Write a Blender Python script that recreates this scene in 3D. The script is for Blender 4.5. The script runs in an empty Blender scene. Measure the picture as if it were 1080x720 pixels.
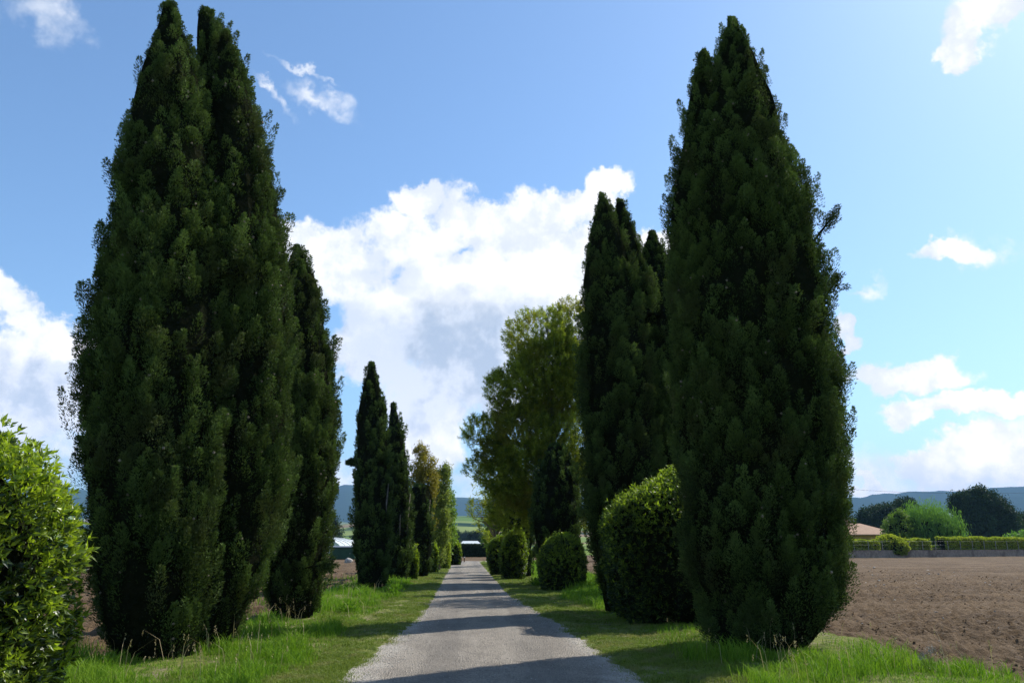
import bpy, math, random
import numpy as np
from mathutils import Vector
R = math.radians
rng = np.random.default_rng(11)
random.seed(11)
SC = bpy.context.scene
COL = SC.collection

# ------------------------------------------------------------------ camera
cam_d = bpy.data.cameras.new('camera')
cam = bpy.data.objects.new('camera', cam_d); COL.objects.link(cam)
cam.location = (0, 0, 1.6)
cam.rotation_euler = (R(90 + 14.23), 0, R(-3.37))
cam_d.sensor_width = 36; cam_d.lens = 28.0
cam_d.clip_start = 0.05; cam_d.clip_end = 60000
SC.camera = cam

# ------------------------------------------------------------------ sun, exposure, render
SUN_AZ, SUN_EL = 55.5, 44.0            # degrees clockwise from +Y (the drive), above the horizon
sd = bpy.data.lights.new('sun', 'SUN'); sd.energy = 5.0; sd.angle = R(0.53); sd.color = (1.0, 0.955, 0.88)
sun = bpy.data.objects.new('sun', sd); COL.objects.link(sun)
sv = Vector((math.sin(R(SUN_AZ)) * math.cos(R(SUN_EL)), math.cos(R(SUN_AZ)) * math.cos(R(SUN_EL)), math.sin(R(SUN_EL))))
sun.rotation_euler = (-sv).to_track_quat('-Z', 'Y').to_euler()
SC.view_settings.view_transform = 'Standard'; SC.view_settings.look = 'None'
SC.view_settings.exposure = 0.55; SC.view_settings.gamma = 1; SC.view_settings.use_curve_mapping = False
SC.render.engine = 'CYCLES'
cy = SC.cycles
cy.max_bounces = 6; cy.diffuse_bounces = 3; cy.glossy_bounces = 2; cy.transmission_bounces = 3
cy.volume_bounces = 0; cy.transparent_max_bounces = 8; cy.caustics_reflective = False; cy.caustics_refractive = False

# ------------------------------------------------------------------ node helper
class NT:
    def __init__(s, tree): s.t = tree; s.n = tree.nodes; s.l = tree.links
    def node(s, typ, **kw):
        x = s.n.new(typ)
        for k, v in kw.items():
            if k == 'i':
                for a, b in v.items(): s.put(x.inputs[a], b)
            else: setattr(x, k, v)
        return x
    def put(s, sock, v):
        if isinstance(v, bpy.types.NodeSocket): s.l.new(v, sock)
        else: sock.default_value = v
    def m(s, op, a, b=None, c=None, clamp=False):
        x = s.n.new('ShaderNodeMath'); x.operation = op; x.use_clamp = clamp
        s.put(x.inputs[0], a)
        if b is not None: s.put(x.inputs[1], b)
        if c is not None: s.put(x.inputs[2], c)
        return x.outputs[0]
    def mix(s, f, a, b, typ='MIX'):
        x = s.n.new('ShaderNodeMix'); x.data_type = 'RGBA'; x.blend_type = typ
        s.put(x.inputs[0], f); s.put(x.inputs[6], a if not isinstance(a, tuple) else (*a[:3], 1)); s.put(x.inputs[7], b if not isinstance(b, tuple) else (*b[:3], 1))
        return x.outputs[2]
    def ss(s, v, lo, hi):
        x = s.n.new('ShaderNodeMapRange'); x.interpolation_type = 'SMOOTHSTEP'
        s.put(x.inputs[0], v); x.inputs[1].default_value = lo; x.inputs[2].default_value = hi
        return x.outputs[0]
    def noise(s, vec, scale, detail=4, rough=.55, dist=0.0):
        x = s.n.new('ShaderNodeTexNoise'); s.put(x.inputs['Vector'], vec)
        x.inputs['Scale'].default_value = scale; x.inputs['Detail'].default_value = detail
        x.inputs['Roughness'].default_value = rough; x.inputs['Distortion'].default_value = dist
        return x.outputs[0]

# ------------------------------------------------------------------ world: Nishita sky with cumulus fields given by bearing and height above the horizon
W = bpy.data.worlds.new('World'); SC.world = W; W.use_nodes = True
w = NT(W.node_tree); w.n.clear()
sky = w.node('ShaderNodeTexSky', sky_type='NISHITA', sun_disc=False)
sky.sun_elevation = R(SUN_EL); sky.sun_rotation = R(SUN_AZ); sky.air_density = 1.0; sky.dust_density = 0.6; sky.ozone_density = 1.6
tc = w.node('ShaderNodeTexCoord').outputs['Generated']
nrm = w.node('ShaderNodeVectorMath', operation='NORMALIZE'); w.l.new(tc, nrm.inputs[0]); dv = nrm.outputs[0]
sep = w.node('ShaderNodeSeparateXYZ'); w.l.new(dv, sep.inputs[0])
az = w.m('ARCTAN2', sep.outputs[0], sep.outputs[1]); el = w.m('ARCSINE', sep.outputs[2])
# turbulence that displaces the outlines
n1 = w.node('ShaderNodeTexNoise'); w.l.new(dv, n1.inputs[0]); n1.inputs['Scale'].default_value = 16; n1.inputs['Detail'].default_value = 7; n1.inputs['Roughness'].default_value = .58
wv = w.node('ShaderNodeVectorMath', operation='SUBTRACT'); w.l.new(n1.outputs[1], wv.inputs[0]); wv.inputs[1].default_value = (.5, .5, .5)
wsc = w.node('ShaderNodeVectorMath', operation='SCALE'); w.l.new(wv.outputs[0], wsc.inputs[0]); wsc.inputs['Scale'].default_value = .10
ae = w.node('ShaderNodeCombineXYZ'); w.l.new(az, ae.inputs[0]); w.l.new(el, ae.inputs[1])
aew = w.node('ShaderNodeVectorMath', operation='ADD'); w.l.new(ae.outputs[0], aew.inputs[0]); w.l.new(wsc.outputs[0], aew.inputs[1])
flat = w.node('ShaderNodeVectorMath', operation='MULTIPLY'); w.l.new(aew.outputs[0], flat.inputs[0]); flat.inputs[1].default_value = (1, 1, 0)
def blob(a, e, ra, re, rot, k=1.0):
    mp = w.node('ShaderNodeMapping', vector_type='TEXTURE'); w.l.new(flat.outputs[0], mp.inputs[0])
    mp.inputs['Location'].default_value = (a, e, 0); mp.inputs['Rotation'].default_value = (0, 0, R(rot)); mp.inputs['Scale'].default_value = (ra, re, 1)
    ln = w.node('ShaderNodeVectorMath', operation='LENGTH'); w.l.new(mp.outputs[0], ln.inputs[0])
    return w.m('MULTIPLY', w.m('SUBTRACT', 1.0, ln.outputs['Value']), k)
def field(blobs):
    acc = None
    for b in blobs:
        v = blob(*b)
        acc = v if acc is None else w.m('SMOOTH_MAX', acc, v, .18)
    return acc
CLOUDS = [(0.187, 0.439, 0.045, 0.020, 10), (0.123, 0.407, 0.085, 0.033, 10), (0.033, 0.390, 0.121, 0.050, 0), (-0.056, 0.417, 0.042, 0.027, 0),
 (-0.080, 0.369, 0.075, 0.0465, 0), (-0.158, 0.330, 0.096, 0.052, 0), (-0.212, 0.343, 0.047, 0.034, 0), (0.097, 0.343, 0.138, 0.071, 0),
 (-0.04, 0.284, 0.15, 0.073, 0, 1.7), (-.03, .33, .08, .04, 0, 1.6), (-0.113, 0.233, 0.085, 0.050, 0), (0.02, 0.236, 0.15, 0.095, 0), (-0.045, 0.150, 0.060, 0.048, 0),
 (-0.052, 0.106, 0.060, 0.044, 0), (0.158, 0.283, 0.123, 0.095, 0), (0.258, 0.349, 0.0485, 0.035, 0),
 (-0.545, 0.256, 0.046, 0.036, 0), (-0.492, 0.206, 0.062, 0.042, 0), (-0.5015, 0.150, 0.110, 0.060, 0), (-0.46, 0.213, 0.05, 0.034, 0),
 (0.667, 0.5466, 0.0554, 0.032, 0), (0.628, 0.517, 0.022, 0.022, 0), (0.59, 0.314, 0.048, 0.0160, -6), 
 (0.464, 0.2455, 0.017, 0.024, 0), (0.521, 0.182, 0.075, 0.025, 0), (0.58, 0.145, 0.10, 0.018, 0), (0.592, 0.085, 0.11, 0.034, 0), (0.50, 0.058, 0.08, 0.015, 0),
 (0.9, 0.3, 0.3, 0.08, 0), (1.6, 0.35, 0.4, 0.1, 0), (-1.2, 0.25, 0.35, 0.12, 0), (-2.2, 0.4, 0.5, 0.12, 0), (2.6, 0.3, 0.5, 0.1, 0)]
THIN = [(0.564, 0.145, 0.085, 0.013, 0), (0.489, 0.075, 0.14, 0.035, 0), (0.63, 0.115, 0.07, 0.018, 0), (0.60, 0.06, 0.22, 0.045, 0), (.3, .04, .5, .03, 0), (0.505, 0.292, 0.022, 0.008, 0),
 (-0.205, 0.530, 0.052, 0.014, -22), (-0.262, 0.533, 0.034, 0.007, -38), (-.225, .556, .045, .006, -16), (-0.545, 0.542, 0.050, 0.026, 0),
 (-0.145, 0.0815, 0.068, 0.025, 0), (-0.0056, 0.0623, 0.06, 0.02, 0), (-0.46, 0.103, 0.08, 0.035, 0)]
GREY = [(-0.0146, 0.222, 0.13, 0.075, 0), (-0.073, 0.188, 0.085, 0.050, 0), (-0.49, 0.125, 0.115, 0.062, 0), (-0.1725, 0.270, 0.06, 0.03, 0), (-0.4693, 0.179, 0.055, 0.026, 0)]
puff = w.noise(dv, 9, 9, .62)
fine = w.noise(dv, 38, 6, .6)
ofs = w.node('ShaderNodeVectorMath', operation='ADD'); w.l.new(dv, ofs.inputs[0]); ofs.inputs[1].default_value = (.022, .004, .030)
puff2 = w.noise(ofs.outputs[0], 9, 9, .62)
lit = w.ss(w.m('SUBTRACT', puff, puff2), -.10, .07)
turb = w.m('ADD', w.m('MULTIPLY', w.m('SUBTRACT', puff, .5), 1.6), w.m('MULTIPLY', w.m('SUBTRACT', fine, .5), .55))
D = w.m('ADD', field(CLOUDS), turb)
aC = w.ss(D, 0.02, 0.34)
DT = w.m('ADD', field(THIN), w.m('MULTIPLY', turb, 1.5))
aT = w.m('MULTIPLY', w.ss(DT, -.1, 1.15), .85)
alpha = w.m('MAXIMUM', aC, aT)
G = w.m('ADD', field(GREY), w.m('MULTIPLY', turb, 1.3))
gA = w.m('MULTIPLY', w.ss(G, -0.55, 0.45), aC)
relief = w.ss(w.m('SUBTRACT', D, w.m('MULTIPLY', fine, .6)), .0, 1.0)
white = w.mix(w.m('MULTIPLY', w.m('ADD', lit, relief), .5), (5.2, 5.7, 6.6), (8.6, 8.6, 8.6))
shadec = w.mix(lit, (3.1, 3.8, 5.0), (4.9, 5.5, 6.6))
cloudc = w.mix(1.0, w.mix(gA, white, shadec), w.mix(w.ss(el, .05, .28), (1.75, 1.52, 1.28), (1.10, 1.06, 1)), 'MULTIPLY')
skyc = w.mix(1.0, sky.outputs[0], (.90, 1.08, 1.20), 'MULTIPLY')
col = w.mix(alpha, skyc, cloudc)
bg = w.node('ShaderNodeBackground'); w.l.new(col, bg.inputs[0]); bg.inputs[1].default_value = 0.11
wo = w.node('ShaderNodeOutputWorld'); w.l.new(bg.outputs[0], wo.inputs[0])

# ------------------------------------------------------------------ numpy noise
def _h(ix, iy, iz, seed):
    n = (ix * 374761393 + iy * 668265263 + iz * 2147483647 + seed * 974634777).astype(np.int64) & 0xffffffff
    n = ((n ^ (n >> 13)) * 1274126177) & 0xffffffff
    n = (n ^ (n >> 16)) & 0xffffffff
    return n / 4294967295.0
def vnoise(x, y, z=None, seed=0):
    if z is None: z = np.zeros_like(x)
    xi, yi, zi = (np.floor(v).astype(np.int64) for v in (x, y, z))
    f = [v - np.floor(v) for v in (x, y, z)]; u = [t * t * (3 - 2 * t) for t in f]
    out = 0
    for a in (0, 1):
        for b in (0, 1):
            for c in (0, 1):
                out = out + _h(xi + a, yi + b, zi + c, seed) * (u[0] if a else 1 - u[0]) * (u[1] if b else 1 - u[1]) * (u[2] if c else 1 - u[2])
    return out * 2 - 1
def fbm(x, y, z=None, o=4, seed=0):
    s = 0; a = 1.0; k = 1.0
    for i in range(o):
        s = s + a * vnoise(x * k, y * k, None if z is None else z * k, seed + i * 17); a *= .5; k *= 2.03
    return s
def unit(v): return v / np.maximum(np.linalg.norm(v, axis=-1, keepdims=True), 1e-9)
def rdir(n): return unit(rng.normal(size=(n, 3)))

# ------------------------------------------------------------------ object helpers
def tag(o, label=None, cat=None, group=None, kind=None):
    if label: o['label'] = label
    if cat: o['category'] = cat
    if group: o['group'] = group
    if kind: o['kind'] = kind
    return o
def mesh_obj(name, V, F, mat, parent=None, tint=None, mi=None, smooth=False):
    """V (n,3), F (m,k) with k 3 or 4"""
    me = bpy.data.meshes.new(name)
    V = np.ascontiguousarray(V, dtype=np.float32); F = np.ascontiguousarray(F, dtype=np.int32)
    k = F.shape[1]
    me.vertices.add(len(V)); me.vertices.foreach_set('co', V.ravel())
    me.loops.add(F.size); me.loops.foreach_set('vertex_index', F.ravel())
    me.polygons.add(len(F)); me.polygons.foreach_set('loop_start', np.arange(0, F.size, k, dtype=np.int32)); me.polygons.foreach_set('loop_total', np.full(len(F), k, dtype=np.int32))
    if mi is not None: me.polygons.foreach_set('material_index', np.asarray(mi, dtype=np.int32))
    me.polygons.foreach_set('use_smooth', np.full(len(F), bool(smooth)))
    for m_ in (mat if isinstance(mat, (list, tuple)) else [mat]): me.materials.append(m_)
    if tint is not None:
        a = me.attributes.new('tint', 'FLOAT', 'FACE'); a.data.foreach_set('value', np.asarray(tint, dtype=np.float32))
    me.update(calc_edges=True); me.validate()
    o = bpy.data.objects.new(name, me); COL.objects.link(o)
    if parent is not None: o.parent = parent
    return o
def empty(name, loc=(0, 0, 0)):
    o = bpy.data.objects.new(name, None); o.location = loc; o.empty_display_size = .3; COL.objects.link(o); return o
class MB:
    """collects boxes, tubes, lofts as quads"""
    def __init__(s): s.V = []; s.F = []; s.n = 0
    def add(s, V, F):
        s.V.append(np.asarray(V, float)); s.F.append(np.asarray(F, int) + s.n); s.n += len(V); return s
    def box(s, c, d, rz=0.0, bev=0.0):
        x, y, z = (v / 2 for v in d); cs, sn = math.cos(rz), math.sin(rz)
        P = np.array([(a * x, b * y, e * z) for e in (-1, 1) for a, b in ((-1, -1), (1, -1), (1, 1), (-1, 1))])
        P = np.stack([P[:, 0] * cs - P[:, 1] * sn + c[0], P[:, 0] * sn + P[:, 1] * cs + c[1], P[:, 2] + c[2]], 1)
        return s.add(P, [(0, 3, 2, 1), (4, 5, 6, 7), (0, 1, 5, 4), (1, 2, 6, 5), (2, 3, 7, 6), (3, 0, 4, 7)])
    def tube(s, pts, rad, k=8, cap=True):
        pts = np.asarray(pts, float); n = len(pts); rad = np.broadcast_to(rad, (n,))
        T = unit(np.gradient(pts, axis=0)); ref = np.array([1., 0, 0]) if abs(T[0][0]) < .8 else np.array([0, 1., 0])
        A = unit(np.cross(T, ref)); B = np.cross(T, A); th = np.arange(k) * 2 * math.pi / k
        P = pts[:, None] + rad[:, None, None] * (A[:, None] * np.cos(th)[None, :, None] + B[:, None] * np.sin(th)[None, :, None])
        F = [(i * k + j, i * k + (j + 1) % k, (i + 1) * k + (j + 1) % k, (i + 1) * k + j) for i in range(n - 1) for j in range(k)]
        V = P.reshape(-1, 3)
        if cap:
            V = np.vstack([V, pts[:1], pts[-1:]]); a, b = n * k, n * k + 1
            for j in range(0, k, 2):
                F.append((a, (j + 2) % k, j + 1, j)); F.append((b, (n - 1) * k + j, (n - 1) * k + j + 1, (n - 1) * k + (j + 2) % k))
        return s.add(V, F)
    def build(s, name, mat, parent=None, smooth=False):
        return mesh_obj(name, np.vstack(s.V), np.vstack(s.F), mat, parent, smooth=smooth)

# ------------------------------------------------------------------ materials
def mat(name):
    m = bpy.data.materials.new(name); m.use_nodes = True; t = NT(m.node_tree); t.n.clear()
    out = t.node('ShaderNodeOutputMaterial'); return m, t, out
def leaf_mat(name, dark, light, trans=.3, rough=.5, spec=.3, patch=None, patch_scale=.8, tcol=1.25):
    m, t, out = mat(name)
    at = t.node('ShaderNodeAttribute', attribute_name='tint')
    c = t.mix(at.outputs['Fac'], dark, light)
    pos = t.node('ShaderNodeNewGeometry').outputs['Position']
    if patch is not None:
        c = t.mix(t.m('MULTIPLY', t.ss(t.noise(pos, patch_scale, 3), .48, .68), .75), c, patch)
    b = t.node('ShaderNodeBsdfPrincipled'); t.l.new(c, b.inputs['Base Color']); b.inputs['Roughness'].default_value = rough; b.inputs['Specular IOR Level'].default_value = spec
    if trans > 0:
        tr = t.node('ShaderNodeBsdfTranslucent'); t.l.new(t.mix(1.0, c, (tcol, tcol * 1.05, tcol * .6), 'MULTIPLY'), tr.inputs[0])
        mx = t.node('ShaderNodeMixShader'); mx.inputs[0].default_value = trans; t.l.new(b.outputs[0], mx.inputs[1]); t.l.new(tr.outputs[0], mx.inputs[2])
        t.l.new(mx.outputs[0], out.inputs[0])
    else: t.l.new(b.outputs[0], out.inputs[0])
    return m
def surf_mat(name, c1, c2, scale=3, detail=6, rough=.85, bump=.3, bscale=20, bdist=.02, spec=.25, c3=None, s3=.4):
    m, t, out = mat(name)
    pos = t.node('ShaderNodeTexCoord').outputs['Object']
    c = t.mix(t.ss(t.noise(pos, scale, detail), .35, .65), c1, c2)
    if c3 is not None: c = t.mix(t.ss(t.noise(pos, s3, 5), .5, .66), c, c3)
    b = t.node('ShaderNodeBsdfPrincipled'); t.l.new(c, b.inputs['Base Color']); b.inputs['Roughness'].default_value = rough; b.inputs['Specular IOR Level'].default_value = spec
    bp = t.node('ShaderNodeBump'); bp.inputs['Strength'].default_value = bump; bp.inputs['Distance'].default_value = bdist
    t.l.new(t.noise(pos, bscale, 5), bp.inputs['Height']); t.l.new(bp.outputs[0], b.inputs['Normal'])
    t.l.new(b.outputs[0], out.inputs[0]); return m
M = {}
M['cypress'] = leaf_mat('cypress_foliage', (.016, .030, .010), (.105, .160, .040), .18, .75, .08, patch=(.062, .076, .026), patch_scale=1.5)
M['cypress_far'] = leaf_mat('cypress_foliage_distant', (.016, .030, .010), (.098, .150, .038), .17, .75, .08)
M['core'] = surf_mat('dark_shell_and_twigs', (.006, .009, .004), (.012, .013, .007), 9, bump=.8, bscale=14, bdist=.08, spec=0, rough=1)  # near-black solid shell so gaps between leaves stay dark; also sprig twigs
M['cone'] = surf_mat('woody_cones', (.14, .115, .08), (.24, .20, .15), 30)
M['bark'] = surf_mat('bark', (.10, .085, .065), (.20, .17, .135), 12, bump=.8, bscale=30)
M['laurel'] = leaf_mat('laurel_leaves', (.016, .038, .009), (.30, .40, .024), .42, .36, .5)
M['laurel_dull'] = leaf_mat('hedge_leaves', (.018, .040, .010), (.26, .35, .025), .45, .45, .4)
M['hedge_gold'] = leaf_mat('golden_hedge_leaves', (.16, .22, .02), (.42, .46, .05), .35, .5, .3)
M['pine'] = leaf_mat('pine_needles', (.075, .11, .014), (.38, .43, .045), .5, .6, .15, patch=(.24, .20, .04), patch_scale=.45)
M['yellowing'] = leaf_mat('yellowing_foliage', (.13, .12, .02), (.31, .26, .04), .42, .6, .2, patch=(.10, .13, .03), patch_scale=.9)
M['olive'] = leaf_mat('olive_green_foliage', (.09, .13, .025), (.27, .32, .06), .42, .55, .3)
M['fresh'] = leaf_mat('fresh_green_foliage', (.09, .16, .02), (.22, .33, .04), .35, .55, .3)
M['willow'] = leaf_mat('willow_foliage', (.08, .17, .03), (.17, .32, .05), .35, .6, .2)
M['woodland'] = leaf_mat('dark_tree_foliage', (.022, .042, .020), (.045, .080, .032), .15, .7, .1)
M['grass'] = leaf_mat('grass_blades', (.050, .14, .008), (.22, .35, .030), .36, .7, .12, patch=(.20, .30, .035), patch_scale=1.5)
M['short_grass'] = leaf_mat('mown_grass_blades', (.085, .135, .016), (.22, .28, .045), .30, .6, .2, patch=(.26, .24, .10), patch_scale=2.2)
M['straw'] = leaf_mat('dry_stalks', (.30, .24, .13), (.46, .38, .22), .2, .7, .2)
M['stone'] = surf_mat('field_stones', (.28, .25, .21), (.48, .45, .40), 9, bump=.3)
M['concrete'] = surf_mat('concrete', (.20, .165, .13), (.30, .25, .20), 4, bump=.3, c3=(.13, .105, .085), s3=.7)
M['ochre'] = surf_mat('ochre_render', (.50, .32, .12), (.58, .38, .16), 1.5)
M['white'] = surf_mat('white_paint', (.72, .73, .74), (.80, .80, .80), 2, rough=.5)
M['film'] = surf_mat('greenhouse_film', (.42, .46, .45), (.55, .58, .56), 1.2, rough=.35)
M['steel'] = surf_mat('galvanised_steel', (.26, .25, .23), (.36, .35, .32), 4, rough=.45)
M['green_paint'] = surf_mat('dark_green_sheet', (.015, .05, .025), (.022, .07, .035), 2, rough=.55)
M['glass'] = surf_mat('window_glass', (.02, .025, .03), (.03, .04, .045), 1, rough=.1, bump=0, spec=.8)
M['wood'] = surf_mat('shutter_wood', (.10, .055, .03), (.14, .08, .04), 3)
M['cable'] = surf_mat('cable_black', (.02, .02, .02), (.03, .03, .03), 3)

# clay roof tiles
m, t, out = mat('clay_tiles')
pos = t.node('ShaderNodeTexCoord').outputs['Object']
wv_ = t.node('ShaderNodeTexWave'); t.l.new(pos, wv_.inputs[0]); wv_.inputs['Scale'].default_value = 1.6; wv_.inputs['Distortion'].default_value = .5
c = t.mix(t.noise(pos, 2.5, 5), (.30, .15, .08), (.46, .30, .19))
b = t.node('ShaderNodeBsdfPrincipled'); t.l.new(c, b.inputs['Base Color']); b.inputs['Roughness'].default_value = .85
bp = t.node('ShaderNodeBump'); bp.inputs['Distance'].default_value = .06; t.l.new(wv_.outputs[1], bp.inputs['Height']); t.l.new(bp.outputs[0], b.inputs['Normal'])
t.l.new(b.outputs[0], out.inputs[0]); M['tiles'] = m

# soil
m, t, out = mat('ploughed_soil')
pos = t.node('ShaderNodeTexCoord').outputs['Object']
c = t.mix(t.ss(t.noise(pos, 7, 8, .65), .38, .62), (.056, .033, .015), (.128, .082, .042))
c = t.mix(t.ss(t.noise(pos, .22, 5, .6), .42, .62), c, (.138, .091, .050))
c = t.mix(t.m('MULTIPLY', t.ss(t.noise(pos, 34, 3, .6), .62, .70), .7), c, (.22, .165, .115))
b = t.node('ShaderNodeBsdfPrincipled'); t.l.new(c, b.inputs['Base Color']); b.inputs['Roughness'].default_value = .95; b.inputs['Specular IOR Level'].default_value = .15
bp = t.node('ShaderNodeBump'); bp.inputs['Distance'].default_value = .09; bp.inputs['Strength'].default_value = 1.0
t.l.new(t.noise(pos, 11, 8, .7), bp.inputs['Height']); t.l.new(bp.outputs[0], b.inputs['Normal'])
t.l.new(b.outputs[0], out.inputs[0]); M['soil'] = m

# verge soil under the grass
m, t, out = mat('verge_turf')
pos = t.node('ShaderNodeTexCoord').outputs['Object']
c = t.mix(t.ss(t.noise(pos, 5, 7, .6), .36, .60), (.075, .105, .018), (.18, .20, .05))
c = t.mix(t.m('MULTIPLY', t.ss(t.noise(pos, 2.3, 6, .7), .52, .62), .8), c, (.24, .20, .125))
b = t.node('ShaderNodeBsdfPrincipled'); t.l.new(c, b.inputs['Base Color']); b.inputs['Roughness'].default_value = .95; b.inputs['Specular IOR Level'].default_value = .1
bp = t.node('ShaderNodeBump'); bp.inputs['Distance'].default_value = .04; t.l.new(t.noise(pos, 30, 6, .7), bp.inputs['Height']); t.l.new(bp.outputs[0], b.inputs['Normal'])
t.l.new(b.outputs[0], out.inputs[0]); M['turf'] = m

# road: worn chip-seal over gravel
m, t, out = mat('worn_road')
pos = t.node('ShaderNodeTexCoord').outputs['Object']
sx = t.node('ShaderNodeSeparateXYZ'); t.l.new(pos, sx.inputs[0])
vo = t.node('ShaderNodeTexVoronoi'); t.l.new(pos, vo.inputs['Vector']); vo.inputs['Scale'].default_value = 52
sp = t.node('ShaderNodeSeparateXYZ'); t.l.new(vo.outputs['Color'], sp.inputs[0])
chips = t.mix(t.ss(sp.outputs[0], .1, .9), (.115, .100, .080), (.40, .345, .275))
base = t.mix(t.ss(t.noise(pos, 1.1, 7, .65), .35, .66), (.150, .130, .105), (.255, .222, .178))
c = t.mix(.38, base, chips)
for cx_, wd_ in ((-.28, .26), (1.02, .26)):
    tr_ = t.m('SUBTRACT', 1, t.ss(t.m('ABSOLUTE', t.m('SUBTRACT', t.m('ADD', sx.outputs[0], t.m('MULTIPLY', t.noise(pos, .5, 3), .35)), cx_ + .17)), wd_ * .5, wd_ * 1.6)); c = t.mix(t.m('MULTIPLY', tr_, .42), c, (.125, .110, .092))
mp = t.node('ShaderNodeMapping'); t.l.new(pos, mp.inputs[0]); mp.inputs['Scale'].default_value = (1.0, .12, 1)
c = t.mix(t.m('MULTIPLY', t.ss(t.noise(mp.outputs[0], 1.7, 6, .6), .48, .66), .5), c, (.33, .29, .235))
c = t.mix(t.m('MULTIPLY', t.ss(t.noise(pos, 3.1, 7, .75), .60, .70), .6), c, (.10, .09, .08))
# loose pale gravel towards the edges
ed = t.m('ABSOLUTE', t.m('SUBTRACT', t.m('ADD', sx.outputs[0], t.m('MULTIPLY', t.noise(pos, .9, 5), .9)), .85))
c = t.mix(t.m('MULTIPLY', t.ss(ed, 1.15, 1.7), .8), c, t.mix(sp.outputs[1], (.33, .29, .235), (.56, .51, .44)))
b = t.node('ShaderNodeBsdfPrincipled'); t.l.new(c, b.inputs['Base Color']); b.inputs['Roughness'].default_value = .82; b.inputs['Specular IOR Level'].default_value = .3
bp = t.node('ShaderNodeBump'); bp.inputs['Distance'].default_value = .018; bp.inputs['Strength'].default_value = .8
t.l.new(t.m('ADD', t.m('MULTIPLY', vo.outputs['Distance'], 1.6), t.m('MULTIPLY', t.noise(pos, 6, 6, .7), 1.5)), bp.inputs['Height']); t.l.new(bp.outputs[0], b.inputs['Normal'])
t.l.new(b.outputs[0], out.inputs[0]); M['road'] = m

# far land: fields, meadows, woods
m, t, out = mat('far_land')
pos = t.node('ShaderNodeTexCoord').outputs['Object']
vo = t.node('ShaderNodeTexVoronoi'); t.l.new(pos, vo.inputs['Vector']); vo.inputs['Scale'].default_value = .006
s3 = t.node('ShaderNodeSeparateXYZ'); t.l.new(vo.outputs['Color'], s3.inputs[0])
c = t.mix(s3.outputs[0], (.085, .15, .035), (.22, .25, .09))
c = t.mix(t.ss(s3.outputs[1], .7, .74), c, (.20, .15, .10))
sz = t.node('ShaderNodeSeparateXYZ'); t.l.new(pos, sz.inputs[0])
wood = t.m('ADD', t.noise(pos, .006, 6, .6), t.m('MULTIPLY', t.ss(sz.outputs[2], 70, 190), .35))
c = t.mix(t.ss(wood, .53, .58), c, t.mix(t.noise(pos, .03, 5), (.014, .032, .020), (.028, .052, .026)))
b = t.node('ShaderNodeBsdfPrincipled'); t.l.new(c, b.inputs['Base Color']); b.inputs['Roughness'].default_value = 1; b.inputs['Specular IOR Level'].default_value = 0
t.l.new(b.outputs[0], out.inputs[0]); M['land'] = m

# ------------------------------------------------------------------ setting: terrain with hills
def sstep(x, a, b):
    t_ = np.clip((x - a) / (b - a), 0, 1); return t_ * t_ * (3 - 2 * t_)
def terrain_h(x, y):
    r = np.hypot(x, y); a = np.degrees(np.arctan2(x, y))
    ridge = np.interp(a, [-180, -60, -30, -12, -8, -4, 0, 3, 10, 20, 27, 33, 40, 60, 180], [200, 330, 430, 395, 400, 350, 268, 255, 320, 330, 300, 305, 320, 280, 200])
    ridge = ridge * np.interp(a, [-180, -13, -6, 4, 14, 20, 180], [.8, .73, .74, .78, .80, .84, .84]) * (1 + .05 * fbm(a * .55, a * 0 + 3, o=4, seed=5))
    foot = np.interp(a, [-180, -30, -10, -4, 0, 4, 12, 30, 180], [10, 25, 28, 48, 52, 46, 25, 10, 10])
    h = ridge * (1 + .05 * fbm(x / 350, y / 350, o=4, seed=77)) * sstep(r, 3000, 5200) * (1 - .5 * sstep(r, 5600, 7500)) + foot * sstep(r, 420, 1700)
    h = h + sstep(r, 500, 2500) * 14 * fbm(x / 420, y / 420, o=4, seed=9) + sstep(r, 3000, 4800) * 45 * fbm(x / 900, y / 900, o=4, seed=21)
    return np.where(r < 400, 0, h) - .12
rr = np.concatenate([[0, 4, 9], np.geomspace(15, 9500, 170)]); aa = np.radians(np.concatenate([np.arange(-180, -50, 4), np.arange(-50, 50, .35), np.arange(50, 180, 4)]))
X = rr[:, None] * np.sin(aa)[None]; Y = rr[:, None] * np.cos(aa)[None]; Z = terrain_h(X, Y)
na = len(aa); I, J = np.meshgrid(np.arange(len(rr) - 1), np.arange(na), indexing='ij'); J2 = (J + 1) % na
F = np.stack([I * na + J, (I + 1) * na + J, (I + 1) * na + J2, I * na + J2], -1).reshape(-1, 4)[:, ::-1]
tag(mesh_obj('terrain', np.stack([X, Y, Z], -1).reshape(-1, 3), F, M['land'], smooth=True), 'green and wooded plain rising to blue hills beyond the fields', 'hills', kind='structure')

def grid_sheet(xs, ys, zf, name, mt, smooth=True):
    X, Y = np.meshgrid(xs, ys, indexing='ij') if xs.ndim == 1 else (xs, ys)
    Z = zf(X, Y); n, k = X.shape
    I, J = np.meshgrid(np.arange(n - 1), np.arange(k - 1), indexing='ij')
    F = np.stack([I * k + J, (I + 1) * k + J, (I + 1) * k + J + 1, I * k + J + 1], -1).reshape(-1, 4)
    return mesh_obj(name, np.stack([X, Y, Z], -1).reshape(-1, 3), F, mt, smooth=smooth)
def clods(X, Y):
    d = np.hypot(X, Y); f = np.clip(1.6 - d / 60, .25, 1)
    ridged = 1 - np.abs(fbm(X * 3.1, Y * 4.2, o=4, seed=31))
    z = .052 * fbm(X * 6, Y * 6, o=3, seed=3) + .060 * (ridged - .6) + .03 * fbm(X * .7, Y * .9, o=2, seed=8)
    z += .052 * np.sin((Y + .25 * X + .5 * fbm(X * .3, Y * .3, o=2, seed=4)) * 2 * math.pi / .85)
    return z * f - .02
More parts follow.
